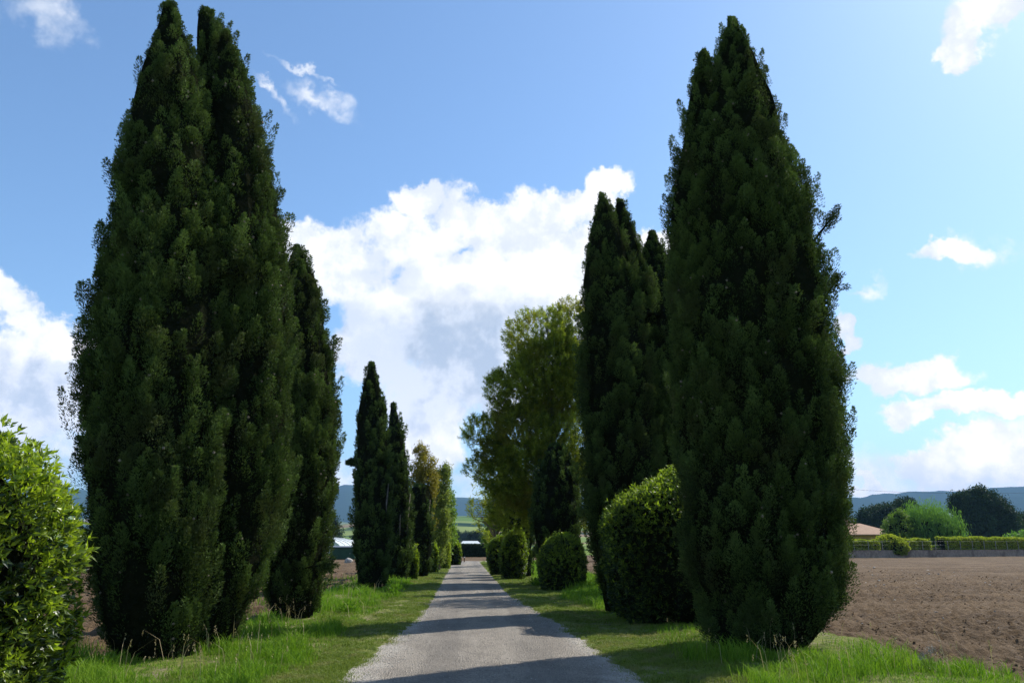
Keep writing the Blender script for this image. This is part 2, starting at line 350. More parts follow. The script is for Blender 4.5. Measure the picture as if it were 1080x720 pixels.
def wobble(y, seed, amp=.25): return amp * fbm(y * .45, y * 0 + seed, o=3, seed=seed)
# right field: row spacing widens with distance
ys = 6 * (1.0085 ** np.arange(360)); ys = ys[ys < 118]
u = np.linspace(0, 1, 420) ** 1.7
XX = (5.75 + wobble(ys, 2, .2))[None] + u[:, None] * np.clip(ys * 1.35 + 6, 18, 140)[None]; YY = np.broadcast_to(ys[None], XX.shape)
tag(grid_sheet(XX, YY, clods, 'ploughed_field', M['soil']), 'bare ploughed brown field right of the drive running to the low wall', 'field', kind='structure')
XX = (-4.45 + wobble(ys, 7, .2) + .35 * sstep(ys, 13, 19))[None] - u[:, None] * np.clip(ys * 1.0 + 6, 16, 110)[None]; YY = np.broadcast_to(ys[None], XX.shape)
tag(grid_sheet(XX[::-1], YY[::-1], clods, 'ploughed_field', M['soil']), 'bare ploughed brown field seen between the cypresses left of the drive', 'field', kind='structure')
tag(grid_sheet(np.linspace(-6, 14, 60), np.linspace(74.5, 98, 60), lambda X, Y: clods(X, Y) * .6 + .06, 'ploughed_field', M['soil']), 'strip of bare earth across the far end of the drive', 'field', kind='structure')
# verge and road: the turf sheet dips under the gravel and the two meet along a ragged line
def road_l(y): return -0.90 - .55 * (1 - sstep(y, 8, 20)) + .05 * fbm(y * 1.3, y * 0, o=3, seed=41)
def road_r(y): return 1.40 + .70 * (1 - sstep(y, 9, 30)) + .05 * fbm(y * 1.1, y * 0 + 5, o=3, seed=43)
rz = lambda X, Y: .050 + .022 * (1 - ((X - .3) / 1.6) ** 2).clip(-1, 1) + .005 * fbm(X * 2.2, Y * 1.1, o=3, seed=15) + .003 * fbm(X * 9, Y * 9, o=2, seed=16)
def outside(X, Y): return np.where(X < .4, road_l(Y) - X, X - road_r(Y))
def vz(X, Y):
    o = outside(X, Y); g = .012 * fbm(X * 9, Y * 7, o=3, seed=12) + .010 * fbm(X * 2.5, Y * 1.4, o=2, seed=13)
    return rz(X, Y) - .03 + .055 * sstep(o, -.30, .30) + g * sstep(o, -.45, -.1) - .05 * sstep(-o, .35, .8) + .06 * sstep(np.abs(X - .4), 2.2, 4.2) + .02 * fbm(X * 1.6, Y * 1.6, o=2, seed=14) * sstep(o, .3, 1)
vy = 3 * (1.0068 ** np.arange(600)); vy = vy[vy < 76]; vy = np.concatenate([[-20, -8, 0], vy])
L = -5.3 + wobble(vy, 7, .25) + .85 * sstep(vy, 10.8, 12.2); Rr = 6.25 + wobble(vy, 2, .25)
u1 = np.linspace(0, 1, 210); XX = L[None] + u1[:, None] * (Rr - L)[None]; YY = np.broadcast_to(vy[None], XX.shape)
tag(grid_sheet(XX, YY, vz, 'grass_verge', M['turf']), 'patchy turf verges along both edges of the drive', 'verge', kind='structure')
uu = np.linspace(0, 1, 100); XX = (road_l(vy) - .5)[None] + uu[:, None] * (road_r(vy) - road_l(vy) + 1.0)[None]
tag(grid_sheet(XX, np.broadcast_to(vy[None], XX.shape), rz, 'road', M['road']), 'straight worn grey gravel drive crossed by tree shadows', 'drive', kind='structure')
tag(grid_sheet(np.linspace(-4.2, 5.9, 60), np.linspace(71.5, 74.6, 8), lambda X, Y: .07 + .0 * X, 'cross_road', M['road']), 'pale cross lane at the far end of the drive', 'lane', kind='structure')

# ------------------------------------------------------------------ haze
hb = MB().box((0, 0, 398.5), (19600, 19600, 800.0 + 3)).build('haze', None)
hb.data.materials.clear()
m, t, out = mat('haze_air'); pv = t.node('ShaderNodeVolumePrincipled'); pv.inputs['Color'].default_value = (.34, .60, 1, 1); pv.inputs['Density'].default_value = 1.0e-4
t.l.new(pv.outputs[0], out.inputs['Volume']); hb.data.materials.append(m)
tag(hb, 'thin blue summer haze over the plain', 'haze', kind='stuff')

# ------------------------------------------------------------------ foliage makers
def leaves(P, Dn, length, width, flat=0.0):
    """diamond leaves: base P, direction Dn"""
    n = len(P); S = unit(np.cross(Dn, rdir(n)))
    L_ = np.broadcast_to(length, (n,))[:, None]; W_ = np.broadcast_to(width, (n,))[:, None]
    mid = P + Dn * L_ * .45
    V = np.stack([P, mid + S * W_ * .5, P + Dn * L_, mid - S * W_ * .5], 1).reshape(-1, 3)
    return V, np.arange(4 * n).reshape(n, 4)
def broad(P, Dn, Up, length, width):
    """folded leaf of two halves (6 verts, 2 quads)"""
    n = len(P); S = unit(np.cross(Dn, Up)); N = np.cross(S, Dn)
    L_ = np.broadcast_to(length, (n,))[:, None]; W_ = np.broadcast_to(width, (n,))[:, None]
    tip = P + Dn * L_ - N * L_ * .12; mid = P + Dn * L_ * .5
    a = P + Dn * L_ * .42 + S * W_ * .5 + N * W_ * .18; b_ = P + Dn * L_ * .42 - S * W_ * .5 + N * W_ * .18
    V = np.stack([P, a, tip, mid, b_], 1).reshape(-1, 3); k = np.arange(n)[:, None] * 5
    F = np.concatenate([k + np.array([[0, 1, 2, 3]]), k + np.array([[0, 3, 2, 4]])])
    return V, F
def joinp(parts):
    V = []; F = []; T = []; MI = []; n = 0
    for v, f, t_, mi in parts:
        V.append(v); F.append(f + n); n += len(v); T.append(np.broadcast_to(t_, (len(f),))); MI.append(np.full(len(f), mi))
    return np.vstack(V), np.vstack(F), np.concatenate(T), np.concatenate(MI)
def loft(Y0, prof, k=20, sc=.8, bump=.12, sq=2.0, depth=1.0, seed=0, zmax=None):
    z = np.linspace(prof[0][0], prof[-1][0], 36); pz, pc, pr = zip(*prof)
    c = np.interp(z, pz, pc); r = np.interp(z, pz, pr) * sc
    th = np.arange(k) * 2 * math.pi / k; co, si = np.cos(th), np.sin(th); e = 2 / sq
    cx = np.sign(co) * np.abs(co) ** e; sy = np.sign(si) * np.abs(si) ** e
    rr_ = r[:, None] * (1 + bump * fbm(cx[None] * 2.2 + seed, sy[None] * 2.2, z[:, None] * 1.1, o=2, seed=seed))
    V = np.stack([c[:, None] + rr_ * cx[None], Y0 + rr_ * depth * sy[None], np.broadcast_to(z[:, None], rr_.shape)], -1).reshape(-1, 3)
    F = [(i * k + j, i * k + (j + 1) % k, (i + 1) * k + (j + 1) % k, (i + 1) * k + j) for i in range(35) for j in range(k)]
    return V, np.array(F)
def cypress(name, base, leaders, label, dens=34, per=430, ls=.76, matk='cypress', group=None, sprigs=(), seed=1, depth=1.0, cones=0):
    """leaders: list of (dy, [(z, cx, r)...]) in metres, cx in world x; the upright sprays are plumes of scale leaves on the envelope"""
    bx, by = base; root = empty(name, (bx, by, 0)); tag(root, label, 'cypress', group)
    parts = []
    for li, (yc, prof) in enumerate(leaders):
        pz, pc, pr = (np.array(v) for v in zip(*prof))
        zz = np.linspace(pz[0], pz[-1], 200); pr = pr * np.interp(pz / pz[-1], [0, .55, .8, .95, 1], [1, 1, .93, .78, .45]); rz_ = np.interp(zz, pz, pr); area = np.trapezoid(2 * math.pi * rz_, zz) if hasattr(np, 'trapezoid') else np.trapz(2 * math.pi * rz_, zz)
        n = int(area * dens); cdf = np.cumsum(rz_ + .04); cdf /= cdf[-1]
        z = np.interp(rng.random(n), cdf, zz); r = np.interp(z, pz, pr); c = np.interp(z, pz, pc)
        ph = rng.random(n) * 2 * math.pi; co, si = np.cos(ph), np.sin(ph)
        lump = fbm(co * 1.7 + li * 7, si * 1.7, z * .55, o=3, seed=seed + li)
        fine_ = fbm(co * 6, si * 6, z * 1.4, o=2, seed=seed + li + 50)
        rad = r * (.84 + .13 * lump + .08 * fine_ + rng.normal(0, .05, n)) - .07 - .06 * rng.random(n)
        rad = np.clip(rad, .01, r * .99)
        B = np.stack([c + rad * co, yc + rad * depth * si, z], 1)
        keep = np.ones(n, bool)
        for lj, (yj, pj) in enumerate(leaders):
            if lj == li: continue
            qz, qc, qr = (np.array(v) for v in zip(*pj))
            inside = (np.hypot(B[:, 0] - np.interp(z, qz, qc), (B[:, 1] - yj) / depth) < np.interp(z, qz, qr) * .62) & (z > qz[0]) & (z < qz[-1] - .3)
            keep &= ~inside
        B, ph, co, si, z, r = B[keep], ph[keep], co[keep], si[keep], z[keep], r[keep]; n = len(B)
        H_ = pz[-1]; s_ = z / H_
        outw = np.stack([co, si, np.zeros(n)], 1)
        tilt = np.clip(.05 + .33 * (1 - s_) + rng.normal(0, .12, n), -.1, .46)
        Dp = unit(np.array([0, 0, 1.0]) + outw * tilt[:, None] + np.clip(rng.normal(0, .09, (n, 3)), -.16, .16))
        Lp = (.26 + .40 * rng.random(n) + .22 * (rng.random(n) > .85)) * (.75 + .35 * (1 - s_)) ; Lp = np.minimum(Lp, (H_ - z) * .9 + .14)
        Rp = (.075 + .07 * rng.random(n)) * (.7 + .4 * np.minimum(1, r))
        tintp = np.clip(rng.normal(.42, .2, n) + .25 * lump[keep], 0, 1)
        idx = np.repeat(np.arange(n), per)
        t_ = rng.random(len(idx)) ** .85; pf = np.sin(np.pi * np.clip(t_, 0, 1) ** .62) ** .8 + .08
        A = unit(np.cross(Dp, rdir(n))); Bn = np.cross(Dp, A); q = rng.random(len(idx)) * 2 * math.pi
        radial = A[idx] * np.cos(q)[:, None] + Bn[idx] * np.sin(q)[:, None]
        P = B[idx] + Dp[idx] * (Lp[idx] * t_)[:, None] + radial * (Rp[idx] * pf * (.12 + .93 * rng.random(len(idx)) ** .7))[:, None]
        Dl = unit(Dp[idx] * .9 + radial * .65 + rng.normal(0, .35, (len(idx), 3)))
        P[:, 2] = np.maximum(P[:, 2], .06)
        ll = (.034 + .036 * rng.random(len(idx))) * ls
        v, f = leaves(P, Dl, ll, ll * .32)
        parts.append((v, f, np.clip(tintp[idx] + rng.normal(0, .16, len(idx)) + .95 * (t_ - .5), 0, 1), 0))  # tint climbs to the spray tips: sunlit tops and dark gaps put in colour
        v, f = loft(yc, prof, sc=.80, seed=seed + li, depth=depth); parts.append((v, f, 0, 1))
    for (x, y, z, dx, dz, L_) in sprigs:       # loose shoots that stand away from the crown
        for k in range(6):
            n = 150; o_ = k / 7; Dp = unit(np.array([[dx, rng.normal(0, .2), dz + rng.normal(0, .35)]]))
            P0 = np.array([x + dx * L_ * o_, y, z + dz * L_ * o_ ]); t_ = rng.random(n)
            P = P0 + Dp * (t_ * .26)[:, None] + rdir(n) * (.085 * (1 - .5 * t_))[:, None]
            v, f = leaves(P, unit(Dp + rng.normal(0, .5, (n, 3))), .07 * ls, .02 * ls); parts.append((v, f, rng.random(n) * .6, 0))
        mb = MB().tube([(x - dx * .9, y, z - dz * .9), (x, y, z), (x + dx * L_, y, z + dz * L_)], [.03, .02, .01], 6)
        parts.append((np.vstack(mb.V), np.vstack(mb.F), .2, 1))
    if cones:                                   # little woody cones among the sprays
        pl_ = parts[0][0][::4]; pl_ = np.vstack([p_[0][::4] for p_ in parts if p_[3] == 0]); c_ = pl_[rng.integers(0, len(pl_), cones)]
        cube = np.array([(a, b, c) for c in (-1, 1) for a, b in ((-1, -1), (1, -1), (1, 1), (-1, 1))]) * .5
        Q = np.linalg.qr(rng.normal(size=(cones, 3, 3)))[0]; ctr = c_ + unit(c_ - np.array([bx, by, 0]) * [1, 1, 0] - c_ * [0, 0, 1]) * .05
        v = (np.einsum('ij,njk->nik', cube, Q) * (.020 + .010 * rng.random((cones, 1, 1))) + ctr[:, None]).reshape(-1, 3)
        f = (np.array([(0, 3, 2, 1), (4, 5, 6, 7), (0, 1, 5, 4), (1, 2, 6, 5), (2, 3, 7, 6), (3, 0, 4, 7)])[None] + (np.arange(cones) * 8)[:, None, None]).reshape(-1, 4)
        parts.append((v, f, .5, 2))
    V, F, T, MI = joinp(parts); V -= np.array([bx, by, 0])
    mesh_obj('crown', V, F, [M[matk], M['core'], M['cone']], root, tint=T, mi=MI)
    mb = MB(); H_ = max(p[-1][0] for _, p in leaders)
    mb.tube([(0, 0, -.15), (.02, 0, .5), (0, .03, H_ * .4), (0, 0, H_ * .8)], [.24, .17, .12, .03], 10)
    for k in range(7):
        a = k * 2.4; mb.tube([(0, 0, .3 + k * .12), (.35 * math.cos(a), .35 * math.sin(a), .9 + k * .2), (.5 * math.cos(a), .5 * math.sin(a), 2.2 + k * .3)], [.07, .05, .02], 6)
    mb.build('trunk', M['bark'], root, smooth=True)
    return root
def bush(name, Y0, prof, label, cat, mk='laurel', n=14000, ll=.085, sq=2.6, depth=1.0, group=None, top=(0, 0), inner=.86, seed=3, shoot=.5, big=True, rough=.16, top_light=.9, lumpy=.10):
    bx = prof[0][1]; root = empty(name, (bx, Y0, 0)); tag(root, label, cat, group)
    pz, pc, pr = (np.array(v) for v in zip(*prof)); zt = pz[-1]; parts = []
    zz = np.linspace(pz[0], pz[-1], 200); rz_ = np.interp(zz, pz, pr); cdf = np.cumsum(rz_); cdf /= cdf[-1]
    m_ = n // 5                                                   # shoots, each a whorl of leaves
    z = np.interp(rng.random(m_), cdf, zz); ph = rng.random(m_) * 2 * math.pi
    topn = int(m_ * .22); r = np.interp(z, pz, pr); r[:topn] *= np.sqrt(rng.random(topn)); z[:topn] = zt
    for i in range(1):
        # a point of the top sheet sits on the envelope at its own radius
        rt = r[:topn]; z[:topn] = np.array([zz[np.where(rz_ >= v)[0][-1]] if (rz_ >= v).any() else zt for v in rt])
    c = np.interp(z, pz, pc); co, si = np.cos(ph), np.sin(ph); e = 2 / sq
    cx = np.sign(co) * np.abs(co) ** e; sy = np.sign(si) * np.abs(si) ** e
    lump = fbm(cx * 2.3 * np.maximum(1, r), sy * 2.3, z * 1.9, o=3, seed=seed)
    rad = r * (.92 + lumpy * lump) - rng.random(m_) ** 2 * rough * np.minimum(1, r)
    P = np.stack([c + rad * cx, Y0 + rad * depth * sy, z * (1 + .03 * lump) + (rng.random(m_) ** 5 * 1.6 - .5) * rough * .5], 1)
    outw = unit(np.stack([cx, sy, np.clip((z - zt * .62) / (zt * .3), -.1, 1.6)], 1))
    Ds = unit(outw + np.array([0, 0, .45]) + rng.normal(0, .3, (m_, 3)))
    ts = np.clip(rng.normal(shoot, .25, m_) + .3 * lump + top_light * (z / zt - .72), 0, 1)  # lighter towards the top: sunlit top, shaded sides and new growth put in tint
    idx = np.repeat(np.arange(m_), 5); N = len(idx); q = np.tile(np.arange(5) * 2.51, m_) + rng.random(N)
    A = unit(np.cross(Ds, rdir(m_))); B = np.cross(Ds, A); radial = A[idx] * np.cos(q)[:, None] + B[idx] * np.sin(q)[:, None]
    spread = .35 + .75 * rng.random(N)
    Dl = unit(Ds[idx] + radial * spread[:, None]); L_ = ll * (.6 + .6 * rng.random(N))
    if big: v, f = broad(P[idx] + radial * ll * .08 + Ds[idx] * (ll * .5 * rng.random(N))[:, None], Dl, unit(Ds[idx] + rng.normal(0, .25, (N, 3))), L_, L_ * .38); tt = np.tile(np.clip(ts[idx] + rng.normal(0, .24, N), 0, 1), 2)
    else: v, f = leaves(P[idx], Dl, L_, L_ * .45); tt = np.clip(ts[idx] + rng.normal(0, .15, N), 0, 1)
    parts.append((v, f, tt, 0))
    ns = 26; q0 = rng.integers(0, m_, ns); sd_ = unit(Ds[q0] * .6 + np.array([0, 0, 1.0]) + rng.normal(0, .2, (ns, 3))); k9 = np.repeat(np.arange(ns), 11); t9 = np.tile(np.arange(11) / 10, ns)
    SL = (ll * (1.2 + 2.2 * rng.random(ns)))[k9] * t9
    v, f = leaves(P[q0][k9] + sd_[k9] * SL[:, None], unit(sd_[k9] * .8 + rdir(len(k9))), ll * (.55 + .4 * rng.random(len(k9))), ll * .3); parts.append((v, f, np.clip(.75 + rng.normal(0, .2, len(k9)), 0, 1), 0))
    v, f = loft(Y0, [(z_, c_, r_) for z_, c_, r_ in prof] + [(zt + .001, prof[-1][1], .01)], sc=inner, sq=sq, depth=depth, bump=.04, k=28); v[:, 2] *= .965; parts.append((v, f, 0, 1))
    V, F, T, MI = joinp(parts); V[:, 2] = np.maximum(V[:, 2], .02); V -= np.array([bx, Y0, 0])
    mesh_obj('foliage', V, F, [M[mk], M['core']], root, tint=T, mi=MI)
    mb = MB()
    for k in range(5):
        a = k * 1.3; mb.tube([(.12 * math.cos(a), .12 * math.sin(a), -.1), (.3 * math.cos(a), .3 * math.sin(a), zt * .3), (.5 * r.mean() * math.cos(a), .5 * r.mean() * math.sin(a), zt * .75)], [.035, .025, .012], 6)
    mb.build('stem', M['bark'], root, smooth=True)
    return root
def lobe_tree(name, base, lobes, label, cat, mk, n=9000, ls=.22, trunk=(.25, 3), group=None, tuft=26, needle=False, gap=.0, core=True, seed=0, tr=.5, limbs=14, droop=0.0, nsc=1.0):
    """lobes: (x, y, z, rx, ry, rz) relative to base; leaves come in tufts scattered through the lobes' outer volume"""
    bx, by = base; root = empty(name, (bx, by, 0)); tag(root, label, cat, group); parts = []
    Lb = np.array(lobes, float); vol = (Lb[:, 3] * Lb[:, 5]); wgt = vol / vol.sum()
    m_ = n // tuft; pick = rng.choice(len(Lb), m_, p=wgt); d = rdir(m_)
    rad = (1 - .42 * rng.random(m_) ** 1.5)
    P0 = Lb[pick, :3] + d * rad[:, None] * Lb[pick, 3:]
    q_ = 1.1 / (max(ls * 4, .6) * nsc); nz = fbm(P0[:, 0] * q_, P0[:, 1] * q_, P0[:, 2] * q_, o=2, seed=seed)
    k_ = nz > gap - .5; P0, d, nz = P0[k_], d[k_], nz[k_]; m_ = len(P0)
    P0[:, 2] = np.maximum(P0[:, 2], .1)
    idx = np.repeat(np.arange(m_), tuft); N = len(idx); tt = np.clip(np.repeat(rng.normal(.45, .22, m_) + .2 * nz, tuft) + rng.normal(0, .12, N), 0, 1)
    if needle:
        Ds = unit(d * .7 + np.array([0, 0, .75]) + rng.normal(0, .25, (m_, 3)))
        t_ = rng.random(N); P = P0[idx] + Ds[idx] * (t_ * ls * 1.7)[:, None]; Dl = unit(Ds[idx] * .75 + rdir(N) * .95)
        v, f = leaves(P, Dl, ls * (.55 + .5 * rng.random(N)), ls * .13)
    else:
        P = P0[idx] + rdir(N) * (rng.random(N) * tr)[:, None] * np.array([1, 1, 1 + droop * 1.5]) ; Dl = unit(rdir(N) + np.array([0, 0, .3 - droop * 2.2]))
        P[:, 2] = np.maximum(P[:, 2], .05)
        v, f = leaves(P, Dl, ls * (.6 + .6 * rng.random(N)), ls * (.42 if droop == 0 else .16))
    parts.append((v, f, tt, 0))
    if core:
        for (x, y, z, rx, ry, rz_) in lobes:
            th = np.linspace(0, math.pi, 9); ph = np.arange(12) * 2 * math.pi / 12
            S = np.stack([np.sin(th)[:, None] * np.cos(ph)[None], np.sin(th)[:, None] * np.sin(ph)[None], np.broadcast_to(np.cos(th)[:, None], (9, 12))], -1)
            k0 = .62 + .12 * fbm(S[..., 0] * 2 + x, S[..., 1] * 2, S[..., 2] * 2, o=2, seed=seed)
            vv = (S * k0[..., None] * np.array([rx, ry, rz_]) + np.array([x, y, z])).reshape(-1, 3); vv[:, 2] = np.maximum(vv[:, 2], .1)
            ff = np.array([(i * 12 + j, (i + 1) * 12 + j, (i + 1) * 12 + (j + 1) % 12, i * 12 + (j + 1) % 12) for i in range(8) for j in range(12)])
            parts.append((vv, ff, 0, 1))
    V, F, T, MI = joinp(parts); mesh_obj('crown', V, F, [M[mk], M['core']], root, tint=T, mi=MI)
    mb = MB(); r0, ht = trunk; top = Lb[:, 2].max()
    mb.tube([(0, 0, -.15), (.05, 0, ht * .5), (0, .05, ht), (.1, 0, (ht + top) / 2), (0, 0, top)], [r0, r0 * .8, r0 * .65, r0 * .4, r0 * .1], 10)
    for k in range(min(limbs, m_)):
        e_ = P0[(k * 37) % m_]; s_ = np.array([0, 0, min(ht + k * (top - ht) / limbs * .8, max(e_[2] - .3, ht * .5))]); mid = (s_ + e_) / 2 + np.array([0, 0, .1 * ht])
        mb.tube([s_, mid, e_], [r0 * .35, r0 * .22, r0 * .07], 6)
    mb.build('trunk', M['bark'], root, smooth=True)
    return root

# ------------------------------------------------------------------ the avenue: cypresses
cypress('cypress', (-4.1, 12.3), [
 (12.0, [(0.1, -4.24, .62), (.48, -4.34, .78), (1.25, -4.37, .98), (2.58, -4.5, 1.10), (3.99, -4.6, 1.15), (5.47, -4.66, 1.02), (7.05, -4.79, .86), (8.74, -4.91, .60), (9.62, -5.0, .36), (10.36, -5.12, .10)]),
 (12.8, [(0.1, -3.98, .55), (.56, -3.85, .72), (1.23, -3.74, .82), (2.63, -3.66, .95), (4.12, -3.71, .99), (5.69, -3.84, .95), (7.36, -3.98, .82), (9.13, -4.3, .58), (10.25, -4.64, .33), (10.85, -4.84, .09)]),
 (12.5, [(5.62, -3.72, .74), (7.27, -3.90, .66), (9.02, -4.13, .42), (10.2, -4.31, .08)])],
 'tall broad dark cypress with several pointed tips, biggest on the left of the drive', dens=34, per=430, ls=.76, group='cypresses lining the drive', seed=1, cones=700)
cypress('cypress', (-3.6, 18.0), [
 (18.0, [(0.1, -3.55, .49), (.68, -3.63, .73), (1.86, -3.67, .87), (3.08, -3.69, .94), (4.56, -3.74, .92), (6.32, -3.87, .76), (7.47, -3.94, .52), (8.3, -4.04, .12)])],
 'round-shouldered single-tipped cypress half hidden behind the biggest left one', dens=29, per=300, ls=1.0, group='cypresses lining the drive', seed=11, cones=450,
 sprigs=[(-3.05, 17.4, 1.15, .7, .1, .35)])
cypress('cypress', (-3.15, 29.5), [
 (29.5, [(0.1, -3.2, .55), (1.37, -3.26, .68), (3.36, -3.33, .72), (5.42, -3.42, .64), (6.6, -3.48, .52), (7.4, -3.52, .34), (8.05, -3.54, .12)])],
 'slender spindle-shaped cypress with bare field showing at its left, left of the drive', dens=16, per=130, ls=1.8, matk='cypress_far', group='cypresses lining the drive', seed=21,
 sprigs=[(-3.86, 29.5, 4.35, -.8, .45, .28)])
cypress('cypress', (-2.76, 35.5), [
 (35.5, [(0.1, -2.72, .40), (.54, -2.76, .52), (2.12, -2.86, .62), (4.54, -2.98, .60), (6.21, -3.10, .44), (7.55, -3.24, .12)])],
 'narrow cypress with a leaning tip squeezed between the spindle-shaped one and the yellowing tree', dens=16, per=100, ls=2.0, matk='cypress_far', group='cypresses lining the drive', seed=31)
cypress('cypress', (4.8, 12.5), [
 (12.5, [(0.10, 4.43, .85), (.62, 4.74, 1.14), (1.16, 4.61, 1.33), (2.18, 4.67, 1.41), (3.39, 4.74, 1.42), (4.18, 4.76, 1.40), (5.82, 4.78, 1.30), (7.38, 4.79, 1.10), (9.23, 4.80, .72), (10.20, 4.81, .40), (10.84, 4.81, .09)]),
 (12.75, [(2.66, 4.06, .72), (4.22, 4.14, .76), (5.91, 4.23, .80), (6.97, 4.18, .76), (8.25, 4.25, .60), (9.60, 4.31, .36), (10.30, 4.31, .10)])],
 'massive dark cypress beside the ploughed field, first on the right of the drive', dens=34, per=430, ls=.76, group='cypresses lining the drive', seed=41, depth=.85, cones=450,
 sprigs=[(6.08, 12.5, 6.82, .62, .75, .48), (6.12, 12.5, 5.75, .5, .6, .14)])
cypress('cypress', (3.9, 19.3), [
 (19.2, [(0.1, 3.55, .30), (1.01, 3.62, .55), (1.89, 3.78, .92), (3.25, 3.83, 1.05), (5.61, 3.75, 1.0), (8.12, 3.64, .77), (9.69, 3.57, .42), (10.4, 3.49, .08)]),
 (19.5, [(7.19, 4.29, .85), (9.29, 4.11, .45), (10.4, 4.04, .13)]),
 (19.9, [(1.9, 4.58, 1.07), (4.49, 4.75, 1.17), (7.25, 4.84, .91), (8.84, 4.99, .54), (9.65, 4.95, .12)])],
 'wide many-tipped cypress behind the clipped laurel mound, second on the right of the drive', dens=27, per=270, ls=1.05, group='cypresses lining the drive', seed=51, depth=.85)
cypress('cypress', (3.6, 31.5), [
 (31.5, [(0.1, 3.55, .70), (2.41, 3.61, 1.10), (4.2, 3.65, .95), (5.3, 3.58, .35)])],
 'short blunt dark cypress under the tall pine, behind the low round bush', dens=14, per=110, ls=1.9, matk='cypress_far', group='cypresses lining the drive', seed=61)
cypress('cypress', (2.75, 40), [
 (40, [(0.1, 2.75, .66), (3.46, 2.74, .80), (4.9, 2.79, .35)])],
 'short dark cypress in the pine shadow behind the twin clipped bushes', dens=12, per=90, ls=2.3, matk='cypress_far', group='cypresses lining the drive', seed=71)
cypress('cypress', (5.6, 29.3), [
 (29.3, [(0.1, 5.6, .60), (1.6, 5.6, .85), (4.2, 5.6, .90), (6.8, 5.6, .6), (8.4, 5.6, .12)])],
 'cypress standing in the field edge behind the wide many-tipped one', dens=10, per=80, ls=2.4, matk='cypress_far', group='cypresses lining the drive', seed=91)
# other trees of the rows
pl = [(-.6, .2, 5, 2.2, 1.9, 2.4), (.2, .2, 8.6, 1.9, 1.7, 1.9), (-.3, 0, 10.2, 1.6, 1.5, 1.3), (1.0, .1, 10.9, 1.0, .9, 1.1), (1.4, 0, 9.2, 1.3, 1.3, 1.5), (.2, 0, 8.9, 1.6, 1.5, 1.3), (-.7, 0, 8.0, 1.7, 1.6, 1.2), (.9, .2, 8.0, 1.6, 1.6, 1.4), (-2.15, 0, 8.0, .55, .6, .7), (-1.8, .1, 7.0, .7, .7, .6), (-2.75, -.1, 6.1, .85, .7, .65), (-2.3, .2, 5.2, .8, .7, .6), (-3.0, 0, 4.6, .5, .5, .35), (-1.2, .1, 6.0, 1.6, 1.6, 1.3), (.6, 0, 5.6, 1.9, 1.8, 1.5),
      (-1.9, .1, 4.2, 1.1, 1.0, .7), (-.5, 0, 3.9, 1.8, 1.6, 1.2), (1.2, 0, 3.4, 1.6, 1.5, 1.4), (-1.35, .2, 2.9, 1.2, 1, 1.0)]
lobe_tree('pine_tree', (3.55, 33.5), pl, 'large rounded light green pine rising above the bushes on the right of the drive', 'pine tree', 'pine', n=430000, ls=.16, trunk=(.18, 2.2), tuft=34, needle=True, gap=-.16, core=False, seed=4, limbs=26, nsc=2.2)
lobe_tree('pine_tree', (1.9, 46.5), [(-.2, 0, 5.2, 1.3, 1.2, .8), (-1.1, 0, 4.5, .6, .6, .5), (.3, 0, 4.0, 1.4, 1.2, 1.0), (-.7, 0, 3.4, 1.0, 1, .8), (0, 0, 2.3, 1.0, 1.0, .8)],
 'open thin-branched pine with sky through it, over the far end of the right row', 'pine tree', 'pine', n=9000, ls=.26, trunk=(.13, 1.6), tuft=18, needle=True, gap=.42, core=False, seed=6, limbs=26)
cypress('cypress', (-2.1, 40.3), [(40.3, [(0.1, -2.1, .50), (1.74, -2.12, .70), (3.63, -2.23, .76), (4.3, -2.25, .55)])],
 'dark lower cypress beneath the yellowing tree on the left row', dens=12, per=90, ls=2.3, matk='cypress_far', group='cypresses lining the drive', seed=81)
lobe_tree('yellowing_tree', (-2.25, 41), [(.15, 0, 5.4, .66, .6, .75), (0, 0, 6.05, .38, .34, .45), (.25, 0, 4.6, .78, .7, .8), (.1, 0, 3.7, .7, .6, .8), (.2, 0, 2.7, .6, .6, .8)],
 'tree with orange-yellow leaves in the left row behind the narrow cypress', 'tree', 'yellowing', n=20000, ls=.12, trunk=(.10, 2), tuft=24, tr=.28, gap=.22, core=False, seed=8)
lobe_tree('olive_green_tree', (-1.45, 49), [(0, 0, 5.3, .6, .6, .7), (.25, 0, 5.9, .35, .35, .4), (-.1, 0, 4.3, .66, .6, .7), (0, 0, 3.2, .62, .55, .7), (0, 0, 2.1, .55, .5, .8), (-.1, 0, 1.1, .45, .45, .7)],
 'loose olive-green tree next beyond the yellowing one in the left row', 'tree', 'olive', n=26000, ls=.13, trunk=(.10, 1.6), tuft=22, tr=.28, gap=.10, core=False, seed=9)
lobe_tree('olive_green_tree', (-1.3, 57), [(0, 0, 4.6, .6, .6, .8), (0, 0, 3.6, .75, .7, .9), (.1, 0, 2.2, .7, .7, 1.0), (0, 0, 1.2, .6, .6, .8)],
 'small pale green tree at the far end of the left row', 'tree', 'fresh', n=9000, ls=.18, trunk=(.1, 1.2), tuft=22, tr=.3, gap=.2, core=True, seed=10)
lobe_tree('fresh_green_tree', (2.35, 58), [(0, 0, 3.0, .8, .7, .8), (-.1, 0, 1.9, .9, .8, 1.0), (.5, 0, 3.6, .7, .7, .7)],
 'small bright green tree at the far end of the right row', 'tree', 'fresh', n=9000, ls=.18, trunk=(.1, 1.0), tuft=22, tr=.3, gap=.2, seed=12)

